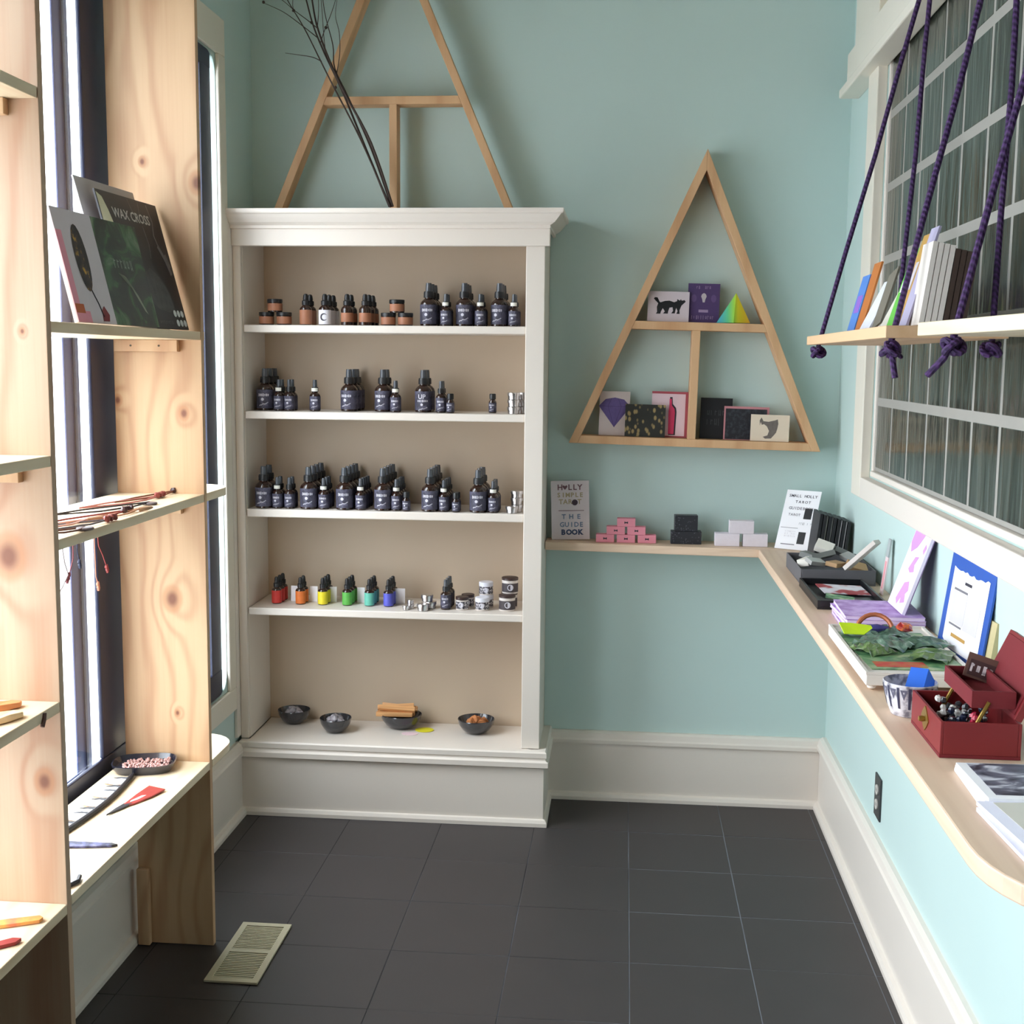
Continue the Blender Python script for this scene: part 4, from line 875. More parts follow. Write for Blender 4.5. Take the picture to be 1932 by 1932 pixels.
for pts in ([(-.95,.72),(-.95,.98),(.95,.98),(.95,.9),(.3,.86),(-.1,.7),(-.6,.62)], [(-.3,.1),(.0,.3),(.45,.34),(.7,.25),(.5,.2),(.75,.12),(.3,.08),(.2,.14),(.0,.05)], [(-.2,.45),(.1,.6),(.5,.62),(.3,.52),(.5,.45),(.1,.42)], [(.6,.7),(.7,.78),(.9,.74),(.8,.66)]):
    poly2([(a*.074, b_*.212) for a, b_ in pts], 0, 0, -.0004).obj('flower_print', lvi, T)
# white tray with green printed sheet and bags
T = thing('white_tray', 'white footed tray with green printed bags beside the lilac zines', 'tray', (.549, 2.43, D0), (0, 0, 0))
wt = M('white_wood_tray', (226, 218, 210), .5)
bx(-.1, .1, -.208, .208, .010, .030).obj('tray_board', wt, T, bevel=.002)
for sx in (-1, 1):
    for sy in (-1, 1): MB().lathe([(.003, 0), (.008, .003), (.009, .007), (.006, .010)], 12, (sx*.086, sy*.192, 0)).obj('foot', wt, T, smooth=True)
for q in ((-.1, -.094, -.208, .208), (.094, .1, -.208, .208), (-.094, .094, .202, .208), (-.094, .094, -.208, -.202)): bx(*q, .030, .035).obj('rim', wt, T)
gsheet = mottled('green_print', ((.3, (46, 84, 64)), (.45, (86, 136, 92)), (.58, (140, 170, 120)), (.7, (180, 186, 150))), 22, 5, .35, distort=1.2)
S1 = thing('printed_sheet', 'green leafy printed sheet lying on the white tray', 'sheet', (.549, 2.415, D0+.0305), (0, 0, .04)); bx(-.088, .088, -.15, .165, 0, .0016).obj('sheet', gsheet, S1)
bx(-.075, .02, -.135, -.095, .0017, .0022).obj('red_print', mottled('red_orange_print', ((.4, (196, 60, 60)), (.6, (190, 110, 70)), (.75, (150, 150, 80))), 30), S1)
bagm = [mottled(f'green_bag_{i}', ((.3, c0), (.6, c1), (.8, (204, 220, 206))), 26, 5, .2, distort=1.5) for i, (c0, c1) in enumerate((((44, 66, 56), (92, 124, 102)), ((58, 84, 74), (120, 146, 128)), ((54, 80, 52), (112, 136, 84))))]
wh = ('nearest the lilac zines', 'in the middle of the tray', 'by the blue sheet', 'behind the blue folded card', 'at the left edge of the tray', 'under the lime tag')
for i, (x, y, r_, k) in enumerate(((.56, 2.56, .036, 0), (.535, 2.46, .042, 1), (.61, 2.47, .036, 0), (.60, 2.36, .036, 2), (.495, 2.40, .030, 2), (.50, 2.545, .03, 1))):
    mb = MB(); rnd = random.Random(i); n = 9
    for a in range(n):
        for b_ in range(n):
            u, v = a/(n-1)-.5, b_/(n-1)-.5; mb.v.append((u*2*r_, v*2.6*r_, .013*math.cos(u*2.6)*math.cos(v*2.6)+rnd.uniform(-.004, .004)))
    for a in range(n-1):
        for b_ in range(n-1): mb.f.append((a*n+b_, (a+1)*n+b_, (a+1)*n+b_+1, a*n+b_+1))
    ob = mb.obj('green_bag', bagm[k], smooth=False, loc=(x, y, D0+.0345), rot=(0, 0, i*.9)); so = ob.modifiers.new('thickness', 'SOLIDIFY'); so.thickness = .0012
    tag(ob, f'crumpled green printed bag {wh[i]}', 'bag', 'green bags on the white tray')
q = P(1612, 1188, 2, DZ+.062)
tag(MB().prism([(-.028, -.02), (.012, -.022), (.034, -.004), (.034, .006), (.0, .024), (-.026, .022)], lambda u, v, w: (u, v, w+.25*max(u, 0)), 0, .0015).obj('lime_tag', M('lime_paper', (206, 236, 30), .6), loc=(q.x, q.y, q.z), rot=(.35, .1, .2)), 'bright lime green paper tag on the white tray', 'tag')
q = P(1645, 1180, 2, DZ+.05)
tag(MB().tube([(.036*math.cos(a), 0, .036*math.sin(a)) for a in [math.radians(10+16*i) for i in range(11)]], .005, 8).obj('bangle', M('copper_bangle', (180, 104, 70), .4, .3), loc=(q.x+.006, q.y, D0+.038), rot=(-.5, 0, -.2), smooth=True), 'copper-brown curved bangle at the back of the white tray', 'bangle')
tag(MB().blob((0, 0, 0), .022, 10, (1.4, .7, .5), 4).obj('blue_pouch', M('indigo_cloth', (66, 62, 130), .8, var=.3, scale=60), loc=(q.x+.004, q.y-.012, D0+.045), smooth=True), 'small indigo cloth pouch below the copper bangle', 'pouch')
tag(MB().blob((0, 0, 0), .013, 8, (1.5, 1, .8), 9).obj('wrapped_sweet', mottled('red_yellow_wrapper', ((.4, (176, 50, 50)), (.5, (226, 120, 50)), (.6, (150, 40, 56))), 40, 2, .3), loc=(.572, 2.475, D0+.066), rot=(.2, .1, .5)), 'red and orange wrapped lump on the green bags', 'sweet')
# blue-backed sheet on a small easel
T = thing('blue_sign', 'blue board with torn white sheet standing behind the white tray', 'sign', (.664, 2.435, D0), (-.13, 0, -math.pi/2+.08))
w, h = .120, .228
bx(-w, w, 0, .004, 0, h).obj('board', M('cobalt_board', (36, 82, 168), .55), T)
rnd = random.Random(3); top = [(w*.80-(w*1.6)*i/16, h*(.80+.012*rnd.uniform(-1, 1)+(.02 if i in (0, 1, 15, 16) else 0))) for i in range(17)]
poly2([(-w*.78, h*.17), (-w*.5, h*.11), (w*.72, h*.11), (w*.82, h*.2)]+top, 0, 0, -.0006).obj('torn_sheet', paper, T)
gl = M('pale_drawing_grey', (206, 200, 204), .7)
bx(-w*.62, w*.0, -.0011, -.0008, h*.34, h*.62).obj('drawing_print', gl, T); bx(w*.02, w*.62, -.0011, -.0008, h*.32, h*.56).obj('drawing_print', gl, T)
bx(-w*.62, -w*.02, -.0014, -.0008, h*.625, h*.645).obj('rule', greyink, T); bx(-w*.60, -w*.05, -.0014, -.0008, h*.315, h*.332).obj('rule', greyink, T)
bx(-w*.2, w*.1, -.0014, -.0008, h*.70, h*.725).obj('rule', darkink, T); bx(-w*.42, w*.22, -.0014, -.0008, h*.22, h*.25).obj('caption', M('ochre_ink', (190, 146, 76), .7), T)
bx(w*.6, w*1.22, .006, .02, h*.05, h*.52).obj('easel_block', M('tan_easel', (190, 176, 132), .7), T)
# patterned bowl with a folded blue card
T = thing('patterned_bowl', 'white bowl with dark line pattern holding blue folded cards', 'bowl', (.4955, 2.084, D0))
bw = mottled('cracked_white_glaze', ((.35, (120, 116, 128)), (.5, (206, 202, 208)), (.7, (230, 226, 230))), 60, 3, .3)
R_ = .0455
MB().lathe([(R_*.62, .002), (R_*.66, 0), (R_*.82, .018), (R_*.97, .045), (R_, .056), (R_*.97, .0575), (R_*.92, .045), (R_*.74, .018), (R_*.5, .005), (.001, .005)], 28, cap=False).obj('shell', bw, T, smooth=True)
MB().lathe([(R_*.55, -.0004), (R_*.64, -.0004), (R_*.64, .003), (R_*.55, .003)], 24).obj('foot', bw, T, smooth=True)
for i in range(14):
    a = 2*math.pi*i/14; da = .05; vs = []
    for r0, z0 in ((.80, .0155), (.82, .018), (.895, .0315), (.97, .045), (.99, .0535)): vs += [((r0*R_+.0005)*math.cos(a+q), (r0*R_+.0005)*math.sin(a+q), z0) for q in (-da, da)]
    MB().add(vs, [(2*k, 2*k+1, 2*k+3, 2*k+2) for k in range(4)]).obj('stripe', M('indigo_glaze', (60, 60, 84), .4), T)
    q = a+math.pi/14; vs = [((r0*R_+.0006)*math.cos(q+o_), (r0*R_+.0006)*math.sin(q+o_), z0) for r0, z0, o_ in ((.895, .0315, 0), (.985, .050, -.14), (.985, .050, .14))]
    MB().add(vs, [(0, 1, 2)]).obj('triangle_motif', M('grey_indigo_glaze', (104, 102, 120), .4), T)
bc = M('bright_blue_card', (36, 110, 226), .55)
tag(MB().add([(-.026, -.004, 0), (.004, -.012, .0), (.018, .006, .052), (-.010, .014, .052), (.034, .016, .022), (.030, .02, .03)], [(0, 1, 2, 3), (1, 4, 2), (2, 4, 5)]).obj('folded_card', bc, loc=(.507, 2.082, D0+.026), rot=(0, 0, -.1)), 'bright blue folded card sticking out of the patterned bowl', 'card')
# red jewellery box
redm = M('red_lacquer_box', (122, 28, 31), .5, var=.08); redi = M('dark_red_lining', (112, 22, 30), .8, var=.1); brass = M('aged_brass', (160, 130, 64), .35, .8)
T = thing('jewellery_box', 'open red jewellery box with brass latch at the desk front', 'box', (.547, 1.938, D0))
a, b_, hh, t = .060, .092, .056, .005
bx(-a, a, -b_, b_, 0, t).obj('bottom', redi, T)
for q in ((-a, -a+t, -b_, b_), (a-t, a, -b_, b_), (-a+t, a-t, -b_, -b_+t), (-a+t, a-t, b_-t, b_)): bx(*q, t, hh).obj('side', redm, T, bevel=.001)
ld = MB().box(0, .11, -b_, b_, 0, .012).obj('lid', redm, T, bevel=.001, loc=(a-.002, 0, hh+.002), rot=(0, -math.radians(66), 0))
MB().box(.006, .104, -b_+.006, b_-.006, .012, .0135).obj('lid_lining', redi, ld)
tr_ = MB(); tr_.box(-.035, .03, -b_+.012, b_-.012, 0, .004)
for q in ((-.035, -.031, -b_+.012, b_-.012), (.026, .03, -b_+.012, b_-.012), (-.031, .026, -b_+.012, -b_+.016), (-.031, .026, b_-.016, b_-.012)): tr_.box(*q, .004, .026)
tr_.obj('lift_out_tray', redi, T, loc=(.022, 0, hh+.020), rot=(0, 0, 0))
for y in (-b_+.01, b_-.0135): MB().tube([(-.012, y, hh-.02), (.012, y, hh+.03)], .003, 6).obj('brass_arm', brass, T)
MB().prism([(.018*math.cos(i*math.pi/6)*(1 if i % 3 else 1.25), .016*math.sin(i*math.pi/6)*(1 if i % 3 else 1.25)) for i in range(12)], lambda u, v, w: (w, u, v), -a-.0016, -a).obj('latch_plate', brass, T, loc=(0, .0, hh*.62))
lt = MB().lathe([(.004, 0), (.005, .004), (.004, .009), (.001, .010)], 12).obj('latch_knob', brass, T, loc=(-a-.0016, 0, hh*.6), rot=(0, -math.pi/2, 0), smooth=True)
for i, (nm, rgb, mt) in enumerate((('black', (24, 26, 36), 0), ('blue-black', (34, 40, 60), 0), ('silver', (190, 188, 186), .8), ('white', (224, 220, 214), 0), ('smoky grey', (80, 80, 84), .3), ('crimson', (170, 30, 60), 0))):
    mb = MB(); rnd = random.Random(20+i); a0 = rnd.uniform(0, 6)
    cx, cy, z0 = (-.018+.012*(i % 3), -.058+.021*i, .016+.006*(i % 2)) if i < 5 else (.0, -.07, .04)
    for k in range(16 if i < 5 else 5):
        th = a0+2*math.pi*k/16; rr = .021*(1+.2*math.sin(3*th)) if i < 5 else .006
        mb.blob((rr*math.cos(th), rr*1.1*math.sin(th), .009*math.sin(2*th+i)+ .012*(k % 3)), .0058, 6, seed=k)
    tag(mb.obj('bead_strand', M(nm+'_beads', rgb, .2, mt), smooth=True, loc=(.547+cx, 1.938+cy, D0+z0+.006)), f'tangled strand of {nm} beads inside the red jewellery box', 'necklace', 'bead strands in the jewellery box')
T = thing('price_card', 'small brown-framed sign with white lettering in the jewellery box tray', 'sign', (.592, 1.995, D0+.081), (-.3, .30, -.12))
bx(-.036, .036, 0, .003, 0, .040).obj('frame', M('brown_card', (104, 74, 64), .7), T); bx(-.031, .031, -.0006, 0, .004, .030).obj('panel', M('brown_dark_card', (72, 46, 46), .7), T)
squiggles(-.030, .030, .006, .028, -.0009, 1, 12, .0035, 6).obj('lettering', M('chalk_white_ink', (226, 218, 220), .7), T)
T = thing('paper_tag', 'pale pink paper tag tucked by the jewellery box lid', 'tag', (.618, 1.93, D0+.086), (-.2, .5, -.2)); bx(-.012, .012, 0, .001, 0, .032).obj('tag', M('blush_paper', (226, 200, 208), .7), T)
# zines at the desk front
bwp = mottled('grey_photo_print', ((.36, (44, 44, 58)), (.5, (108, 108, 124)), (.62, (206, 206, 216))), 26, 5, .5, stretch=(.6, 1.4, 1), distort=1.)
for i in range(3):
    T = thing('photo_zine', f"white zine with grey photo cover, {['bottom','middle','top'][i]} of the stack before the red box", 'zine', (.562+.002*i, 1.711-.002*i, D0+i*.0052), (0, 0, .03*(i-1)), 'photo zines')
    bx(-.07, .07, -.074, .074, 0, .0048).obj('pages', paper, T); bx(-.056, .07, -.06, .072, .0048, .0052).obj('cover_photo', bwp, T)
for i in range(2):
    T = thing('sketch_zine', f"white zine with cream drawn cover, {['lower','upper'][i]} of two nearest the desk end", 'zine', (.560+.006*i, 1.538+.012*i, D0+i*.0058), (0, 0, .06+.05*i), 'sketch zines')
    bx(-.075, .075, -.088, .088, 0, .0054).obj('pages', M('cool_white_paper', (232, 230, 246), .7), T); bx(-.055, .075, -.075, .082, .0054, .0058).obj('cover', M('oat_cover', (206, 202, 192), .7), T)
    mb = MB()
    for k in range(3): mb.tube([(-.03+.02*k, -.03+.01*k, .0061), (-.022+.02*k, -.015, .0061), (-.028+.02*k, .005+.01*k, .0061), (-.015+.02*k, .012, .0061)], .0011, 5)
    mb.obj('pen_drawing', darkink, T)

# ------------------------------------------------------------------ zines on the swing shelf
hz = HZ+.0006
def swing(name, label, y0, y1, x, h, lean, mat, roll=0., th=.004, edge=None, prints=()):
    T = thing(name, label, 'zine', (x, (y0+y1)/2, hz+.002+abs(roll)*(y1-y0)/2), (-lean, 0, -math.pi/2), 'zines on the swing shelf')
    T.rotation_euler = (Matrix.Rotation(-math.pi/2, 3, 'Z') @ Matrix.Rotation(-lean, 3, 'X') @ Matrix.Rotation(roll, 3, 'Y')).to_euler()
    w = (y1-y0)/2; bx(-w, w, 0, th, 0, h).obj('cover', mat, T)
    for (u0, u1, v0, v1, m) in prints: bx(u0*w, u1*w, -.0006, -.0001, v0*h, v1*h).obj('print', m, T)
    return T
orng = M('orange_brown_cover', (176, 104, 40), .6); bluc = M('sky_blue_cover', (76, 124, 196), .6)
swing('zine', 'blue zine with violet spot at the far end of the swing shelf', 2.645, 2.725, .475, .125, .25, bluc, prints=((-.6, .7, .35, .65, M('violet_spot', (136, 96, 190), .6)),))
swing('zine', 'orange zine leaning next to the blue zine on the swing shelf', 2.565, 2.638, .476, .146, .25, orng)
swing('zine', 'white zine with faint blue print on the swing shelf', 2.46, 2.56, .470, .11, .45, M('white_blue_print', (214, 216, 226), .7, var=.15, scale=40))
dk = M('olive_black_cover', (58, 54, 46), .6)
swing('zine', 'grey-edged dark zine slumped in a V on the swing shelf', 2.385, 2.45, .476, .115, .32, M('olive_grey_cover', (110, 104, 92), .6), roll=-.22)
swing('zine', 'small black zine standing behind the V of slumped zines', 2.40, 2.44, .51, .12, .30, dk)
swing('zine', 'off-white zine slumped against the green zine', 2.29, 2.378, .474, .10, .45, M('offwhite_cover', (206, 202, 190), .7))
swing('zine', 'leaf green zine with white print on the swing shelf', 2.235, 2.285, .468, .145, .30, M('leaf_green_cover', (92, 176, 60), .6), prints=((-.5, .9, .45, .8, paper),))
swing('zine', 'mustard zine leaning beside the green zine', 2.175, 2.228, .466, .165, .30, M('mustard_cover', (178, 138, 64), .6), prints=((-.3, .5, .4, .7, M('grey_lilac_panel', (190, 182, 190), .6)),))
swing('zine', 'grey-lilac zine leaning beside the mustard zine', 2.115, 2.17, .466, .17, .28, M('grey_lilac_cover', (166, 160, 186), .6))
for i in range(8):
    wte = i < 4
    T = thing('booklet', f"{'white' if wte else 'dark brown'} booklet, {ORD[i % 4]} of the {'white' if wte else 'brown'} bunch at the swing shelf end", 'booklet', (.474+i*.0095, 2.095, hz+.0012), (0, .13, 0), 'booklets at the swing shelf end')
    bx(0, .008, -.035, .035, 0, .135-.004*(i > 3)-.002*i).obj('pages', M('white_booklet_edge', (222, 214, 206), .7) if wte else M('brown_booklet_edge', (66, 50, 42), .7), T)
T = thing('easel_card', 'tan card standing on the pale swing shelf at the right edge', 'card', (.555, 1.60, hz+.0008), (-.2, 0, -1.3)); bx(-.03, .03, 0, .004, 0, .09).obj('card', M('tan_easel_card', (190, 160, 130), .7), T)

# ------------------------------------------------------------------ pine shelving: records and zines
SZ = 1.5637
def rec(name, label, cat, y0, y1, x0, x1, h, lean, mat, th=.004, edge=None):
    a, b_ = Vector((x0, y0)), Vector((x1, y1)); yaw = math.atan2(y1-y0, x1-x0); w = (b_-a).length/2
    T = thing(name, label, cat, ((x0+x1)/2, (y0+y1)/2, SZ+.003), (-lean, 0, yaw)); bx(-w, w, 0, th, 0, h).obj('cover', mat, T)
    if edge: bx(-w, w, th, th+.006, 0, h*.995).obj('pages', edge, T)
    return T, w, h
T, w, h = rec('record_sleeve', 'plain grey record sleeve behind the black record on the pine shelf', 'record', 2.55, 2.84, -1.090, -1.078, .328, .26, M('grey_sleeve', (172, 168, 170), .6))
T, w, h = rec('record_sleeve', 'black record sleeve titled WAX CROSS with pale root drawings', 'record', 2.570, 2.878, -1.060, -1.046, .302, .26, M('charcoal_sleeve', (36, 36, 42), .45, var=.2))
flat(text_mb('WAX CROSS', .031, .0006), w*.0, h*.85, -.0006, 1.05).obj('lettering', M('pale_grey_ink_2', (196, 194, 192), .6), T)
poly2([(-1,1),(-1,.62),(-.62,.62),(-.66,.75),(-.75,.88),(-.85,.97)], 0, 0, -.0005).obj('moon_print', M('cream_print', (206, 202, 172), .7), T).data.transform(Matrix.Diagonal((w*.98, 1, h*.98, 1)))
gp = M('ash_grey_print', (112, 108, 110), .7, var=.4, scale=60); rnd = random.Random(5)
for (pts, r_) in (([(.0, .99), (.05, .93), (.1, .88)], .0012), ([(.35, .99), (.32, .92), (.28, .86)], .0012), ([(.3, .80), (.36, .66), (.30, .55)], .001), ([(.62, .98), (.7, .85), (.62, .74), (.72, .62)], .003), ([(.66, .66), (.82, .55), (.9, .44)], .007), ([(.84, .6), (.92, .5)], .006)):
    MB().tube([(u*w, -.0004, v*h) for u, v in pts], r_, 5).obj('root_print', gp, T).scale = (1, .1, 1)
poly2([(-.1,.42),(.15,.47),(.42,.40),(.62,.28),(.66,.16),(.45,.13),(.1,.15),(-.1,.2)], 0, 0, -.0005).obj('mound_print', M('dim_grey_print', (84, 82, 82), .7, var=.5, scale=50), T).data.transform(Matrix.Diagonal((w, 1, h, 1)))
for i in range(6): disc(w*(.62+.13*(i % 3)+.03*(i//3)), h*(.125-.075*(i//3)), -.0005, .0085, 10).obj('dot_print', M('pale_dot_print', (214, 216, 216), .7), T)
squiggles(w*.0, w*.5, h*.03, h*.07, -.0005, 1, 9, .001, 12).obj('lettering', gp, T)
T, w, h = rec('zine', 'dark zine with green meadow cover in front of the black record', 'zine', 2.441, 2.655, -1.042, -1.032, .225, .24, mottled('green_meadow_cover', ((.34, (30, 34, 34)), (.5, (42, 56, 44)), (.58, (62, 100, 64)), (.72, (122, 138, 116))), 14, 5, .4, distort=1.2), .003, paper)
squiggles(-w*.55, w*.45, h*.52, h*.66, -.0005, 1, 14, .0025, 7).obj('lettering', M('grey_green_ink', (150, 160, 150), .7), T)
poly2([(-.3,.5),(-.05,.48),(.5,.15),(.62,.12),(.35,.3),(.0,.47)], 0, 0, -.0005).obj('path_print', M('pale_path_print', (150, 156, 140), .7), T).data.transform(Matrix.Diagonal((w, 1, h, 1)))
T, w, h = rec('zine', 'white zine with dark oval and pink edge by the near upright', 'zine', 2.272, 2.436, -1.042, -1.036, .225, .24, M('pearl_grey_cover', (206, 198, 206), .5), .003, paper)
pe = M('pink_print', (226, 150, 170), .6); bx(-w, -w*.72, -.0006, -.0001, 0, h*.8).obj('pink_edge', pe, T); bx(-w, -w*.3, -.0005, -.0001, 0, h*.1).obj('pink_edge', pe, T)
disc(-w*.02, h*.58, -.0006, h*.30, 20, .40).obj('oval_print', mottled('oval_art', ((.45, (44, 38, 40)), (.56, (70, 56, 50)), (.63, (196, 150, 50)), (.72, (190, 96, 50))), 34, 3), T)
MB().tube([(w*.06, -.0005, h*.3), (w*.25, -.0005, h*.18), (w*.38, -.0005, h*.06)], .0012, 5).obj('stem_print', darkink, T)
poly2([(.3,.02),(.35,.12),(.5,.16),(.7,.08),(.62,.02)], 0, 0, -.0006).obj('blossom_print', M('maroon_print', (130, 50, 56), .7), T).data.transform(Matrix.Diagonal((w, 1, h, 1)))
bx(-w*.98, -w*.55, -.0008, -.0002, h*.08, h*.16).obj('label_print', M('rust_print', (190, 100, 60), .7), T)

# necklaces on the middle pine shelf
MZ = 1.1695
cords = [('brown leather', (120, 72, 54)), ('rose', (176, 110, 104)), ('black', (44, 36, 38)), ('tan', (190, 140, 110)), ('dark red', (130, 48, 46)), ('grey', (96, 90, 96)), ('chestnut', (96, 60, 50)), ('pale pink', (206, 160, 150))]
ends = [(330, 930), (300, 940), (282, 952), (262, 965), (238, 968), (206, 985), (160, 1000), (165, 985)]
pend = [('dark carved bead pendant', 'dark_pendant', (66, 40, 42)), ('reddish nugget pendant', 'red_pendant', (140, 66, 60)), ('flat grey stone pendant', 'grey_pendant', (110, 100, 104)), ('tan horn pendant', 'horn_pendant', (190, 150, 120))]
for i, ((nm, rgb), (ex, ey)) in enumerate(zip(cords, ends)):
    q = P(ex, ey, 2, MZ); lx = max(q.x-.035*(i % 3)-.05, -1.22); ly = max(q.y-.24, 2.16)
    T = thing('necklace', f'{nm} cord necklace with {pend[i % 4][0]} on the middle pine shelf', 'necklace', (q.x, q.y, MZ+.0005), group='necklaces on the middle pine shelf')
    cm = M(nm.replace(' ', '_')+'_cord', rgb, .7); off = Vector((lx-q.x, ly-q.y, 0)); pr = Vector((-off.y, off.x, 0)).normalized()*(.014+.004*(i % 3))
    loop = [Vector((0, 0, .003)), off*.25+pr, off*.6+pr*1.3, off, off*.6-pr*1.1, off*.25-pr*.8, Vector((0, 0, .003))]
    MB().tube([v+Vector((0, 0, .0022+.0006*(k % 2))) for k, v in enumerate(loop)], .0019, 6).obj('cord', cm, T, smooth=True)
    pm = M(pend[i % 4][1]+'_stuff', pend[i % 4][2], .4); mb = MB()
    if i % 4 == 2: mb.lathe([(.016, 0), (.018, .002), (.016, .005), (.004, .006)], 14)
    elif i % 4 == 3: mb.tube([(0, 0, .004), (.012, .012, .005), (.016, .03, .005), (.014, .045, .004)], [.005, .005, .0035, .001], 7)
    else:
        for k in range(5): mb.blob((-.004*(k % 2), .009*k-.01, .007), .0075, 7, seed=k+i)
    mb.obj('pendant', pm, T, smooth=True)
# charms hanging below the middle shelf against the window
for i, (nm, rgb, pts) in enumerate((('dark red feathery', (140, 50, 46), [(182, 1012), (186, 1030), (194, 1048), (200, 1066), (203, 1076)]), ('orange beaded', (206, 130, 100), [(179, 1074), (181, 1088), (184, 1098), (186, 1110)]),
      ('navy ribbon', (40, 44, 70), [(144, 1026), (146, 1042), (149, 1056), (151, 1068)]), ('maroon corded', (120, 54, 60), [(139, 1034), (138, 1054), (132, 1078), (127, 1096)]), ('thin twig', (110, 96, 92), [(112, 1046), (122, 1062), (129, 1084), (118, 1108), (108, 1124)]))):
    x = -1.215; ps = [P(a, b_, 0, x) for a, b_ in pts]; ps[0].z = max(ps[0].z, 1.149); base = ps[0].copy()
    top = Vector((base.x, base.y, 1.1488)); L_ = [top-base]+[p-base for p in ps[1:]]
    T = thing('hanging_charm', f'{nm} charm dangling under the middle pine shelf', 'charm', base, group='charms under the middle pine shelf')
    MB().tube(L_, .0013, 5).obj('thread', M(nm.split()[-1]+'_thread', rgb, .7), T)
    if i != 4:
        mb = MB()
        for k in range(3): mb.blob(tuple(L_[-1].lerp(L_[-2], k/3)), .0042, 6, (1, 1, 1.6), k)
        mb.obj('bead', M(nm.split()[0]+'_charm_bead', rgb, .5), T, smooth=True)

# bottom pine shelf
LZ = .4905
T = thing('oval_tray', 'black glazed tray of pink granules on the lowest pine shelf', 'tray', (-1.163, 2.818, LZ), (0, 0, .25))
bt_ = M('black_glaze', (38, 38, 48), .2, var=.2, coat=.5)
def squircle(a, b_, n=28, p=3.2): 
    out = []
    for i in range(n):
        t = 2*math.pi*i/n; c, s_ = math.cos(t), math.sin(t); out.append((a*math.copysign(abs(c)**(2/p), c), b_*math.copysign(abs(s_)**(2/p), s_)))
    return out
mb = MB(); rings = [(.066, .048, 0), (.074, .055, .012), (.077, .058, .022), (.074, .055, .0225), (.068, .049, .010), (.001, .001, .008)]; n = 28
for a, b_, z in rings: mb.v += [(u, v, z) for u, v in squircle(a, b_, n)]
for j in range(len(rings)-1):
    for i in range(n): mb.f.append((j*n+i, j*n+(i+1) % n, (j+1)*n+(i+1) % n, (j+1)*n+i))
mb.f.append(tuple(range(n-1, -1, -1))); mb.obj('dish', bt_, T, smooth=True)
mb = MB(); rnd = random.Random(2)
for i in range(220): mb.blob((rnd.uniform(-.05, .058), rnd.uniform(-.036, .034), .0115+rnd.uniform(0, .004)), .0032, 4, seed=i)
gr = tag(mb.obj('granules', M('rose_granules', (206, 160, 152), .6, var=.3, scale=200), T), kind='stuff')
# feather collar: white petals on a dark band
T = thing('feather_collar', 'white petal collar on a black band along the lowest pine shelf', 'collar', (-1.172, 2.57, LZ)); bandm = M('black_leather_band', (36, 34, 38), .5)
cv = [(-.012+.018*math.sin(t*3.0), -.2+.4*t) for t in [i/14 for i in range(15)]]
MB().tube([(x+.012, y, .0065) for x, y in cv], [.004]+[.006]*13+[.003], 8).obj('band', bandm, T, smooth=True)
wp_ = M('white_petal', (240, 238, 238), .6)
for i in range(8):
    x, y = cv[1+int(i*1.65)]; L_ = .052
    MB().prism([(x+.008, y-.016), (x-.01, y-.021), (x-.034, y-.014), (x-L_+.006, y-.008), (x-.034, y+.013), (x-.01, y+.018), (x+.008, y+.014)], lambda u, v, w: (u, v, w+.05*abs(v-y)), .002, .0045).obj('petal', wp_, T)
    MB().tube([(x+.01, y+.02, .004), (x-.012, y+.0215, .0055), (x-.030, y+.019, .0055)], [.0045, .003, .0008], 6).obj('dark_tip', bandm, T)
# leather clips
T = thing('leather_clip', 'red leather feather-shaped clip with black tip on lowest pine shelf', 'clip', (-1.092, 2.60, LZ), (0, 0, math.radians(-12)))
MB().prism([(-.026, .085), (.022, .078), (.018, .03), (.006, -.02), (-.006, -.045), (-.014, -.03), (-.022, .03)], lambda u, v, w: (u, v, w+.10*(u*u)/.026), .001, .004).obj('leaf', M('red_leather', (150, 52, 46), .5, var=.15, scale=80), T)
MB().prism([(.002, -.02), (-.004, -.06), (-.012, -.1), (-.016, -.06), (-.016, -.028)], lambda u, v, w: (u, v, w), .001, .0045).obj('tip', bandm, T)
MB().prism([(-.004, .05), (.004, .046), (.001, .0), (-.006, -.02), (-.010, -.012), (-.006, .02)], lambda u, v, w: (u, v, w), .0045, .0055).obj('inlay', M('silver_inlay', (206, 196, 190), .4), T)
T = thing('leather_clip', 'blue-black leather feather clip pointing to the pine shelf edge', 'clip', (-1.092, 2.338, LZ), (0, 0, math.radians(-84)))
MB().prism([(-.018, -.05), (-.013, .0), (-.008, .05), (0, .056), (.006, .05), (.010, .0), (.012, -.05)], lambda u, v, w: (u, v, w), .001, .005).obj('leaf', mottled('indigo_leather', ((.4, (40, 40, 66)), (.6, (84, 84, 126)), (.75, (130, 130, 160))), 60), T)
MB().prism([(-.0085, .046), (0, .062), (.0065, .046)], lambda u, v, w: (u, v, w), .0008, .0055).obj('tip', bandm, T)
T = thing('petal_clip', 'white petal clip with black edge by the near upright, lowest shelf', 'clip', (-1.055, 2.165, LZ), (0, 0, .2))
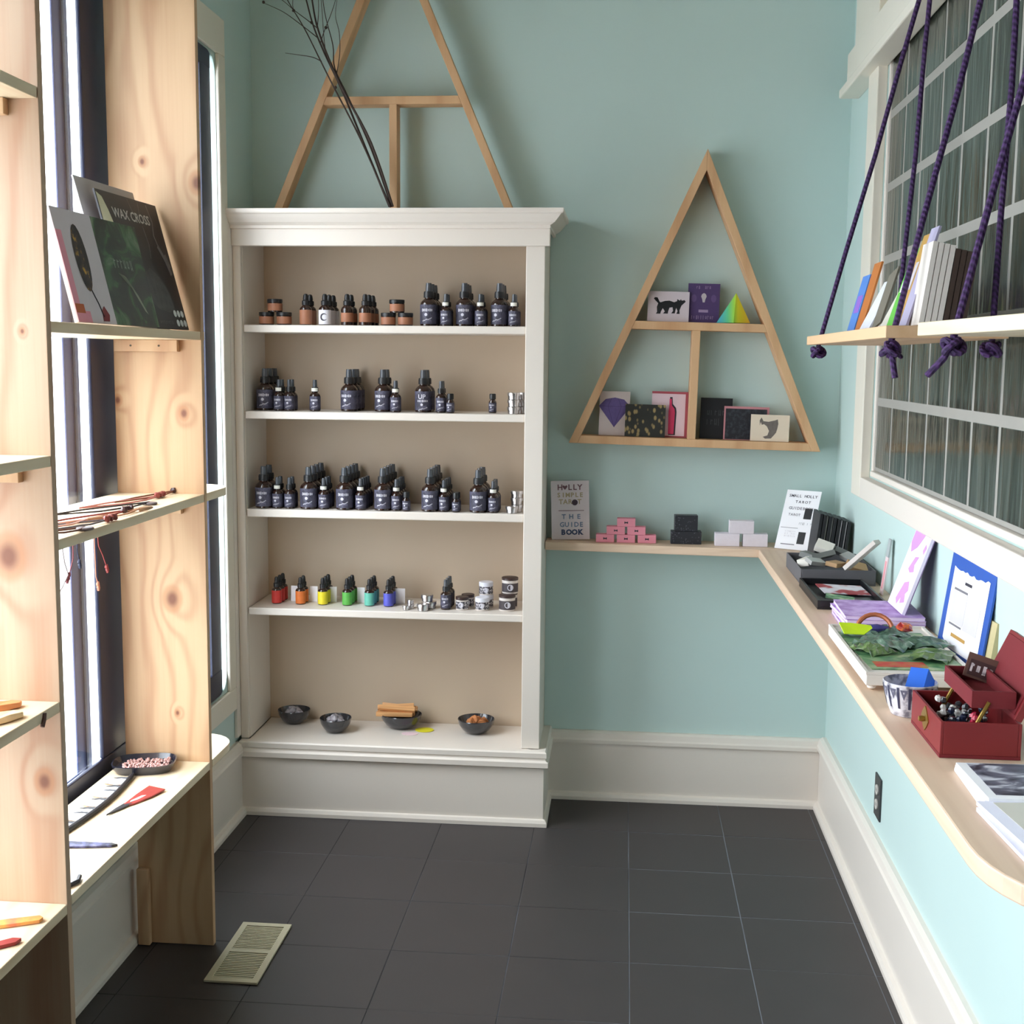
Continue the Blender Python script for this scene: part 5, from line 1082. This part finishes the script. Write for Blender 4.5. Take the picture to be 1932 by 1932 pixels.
MB().prism([(-.04, -.02), (.006, -.026), (.018, .0), (.012, .022), (-.04, .024)], lambda u, v, w: (u, v, w), .003, .006).obj('petal', wp_, T); MB().tube([(-.04, -.024, .004), (.006, -.03, .004), (.022, -.006, .005), (.02, .016, .005)], .0045, 7).obj('edge', bandm, T)
# nearest bay
for (nm, lab, x, y, z, mt, rz, L_) in (('wooden_comb', 'carved orange wood comb on the near pine shelf, farther one', -1.105, 2.02, .8715, M('orange_wood', (216, 140, 86), .5, var=.15), -.6, .05), ('wooden_comb', 'pale wood comb lying at the near pine shelf front', -1.062, 1.965, .8715, M('pale_wood', (240, 206, 160), .5, var=.1), -.4, .04)):
    T = thing(nm, lab, 'comb', (x, y, z), (0, 0, rz)); MB().prism([(-.012, -L_), (.012, -L_), (.017, 0), (.013, L_*.8), (0, L_), (-.013, L_*.8), (-.017, 0)], lambda u, v, w: (u, v, w*(1-.4*abs(v)/L_)+.001), 0, .014).obj('body', mt, T, bevel=.002)
    mb = MB()
    for k in range(5): mb.box(-.011+.005*k, -.0085+.005*k, -L_*1.35, -L_*.99, .001, .007)
    mb.obj('teeth', mt, T)
tag(MB().tube([(-1.024+.0035, 2.032, .868), (-1.0195, 2.028, .858), (-1.0195, 2.02, .846)], .004, 6).obj('leather_loop', M('dark_brown_leather', (84, 56, 48), .6)), 'dark brown leather loop hanging over the near shelf edge', 'cord')
T = thing('leather_strip', 'orange leather strip lying on the lowest near pine shelf', 'clip', (-1.085, 2.0, .4815), (0, 0, math.radians(-66)))
MB().prism([(-.009, -.06), (.009, -.06), (.012, 0), (.010, .05), (0, .056), (-.010, .05), (-.012, 0)], lambda u, v, w: (u, v, w), .001, .007).obj('strip', mottled('orange_leather', ((.4, (214, 120, 84)), (.6, (226, 160, 80)), (.75, (206, 96, 80))), 30), T)
T = thing('leather_strip', 'red leather strip at the front of the lowest near shelf', 'clip', (-1.066, 1.915, .4815), (0, 0, math.radians(-50)))
MB().prism([(-.008, -.05), (.008, -.05), (.010, .03), (0, .042), (-.010, .03)], lambda u, v, w: (u, v, w), .001, .007).obj('strip', M('crimson_leather', (150, 40, 36), .5), T)
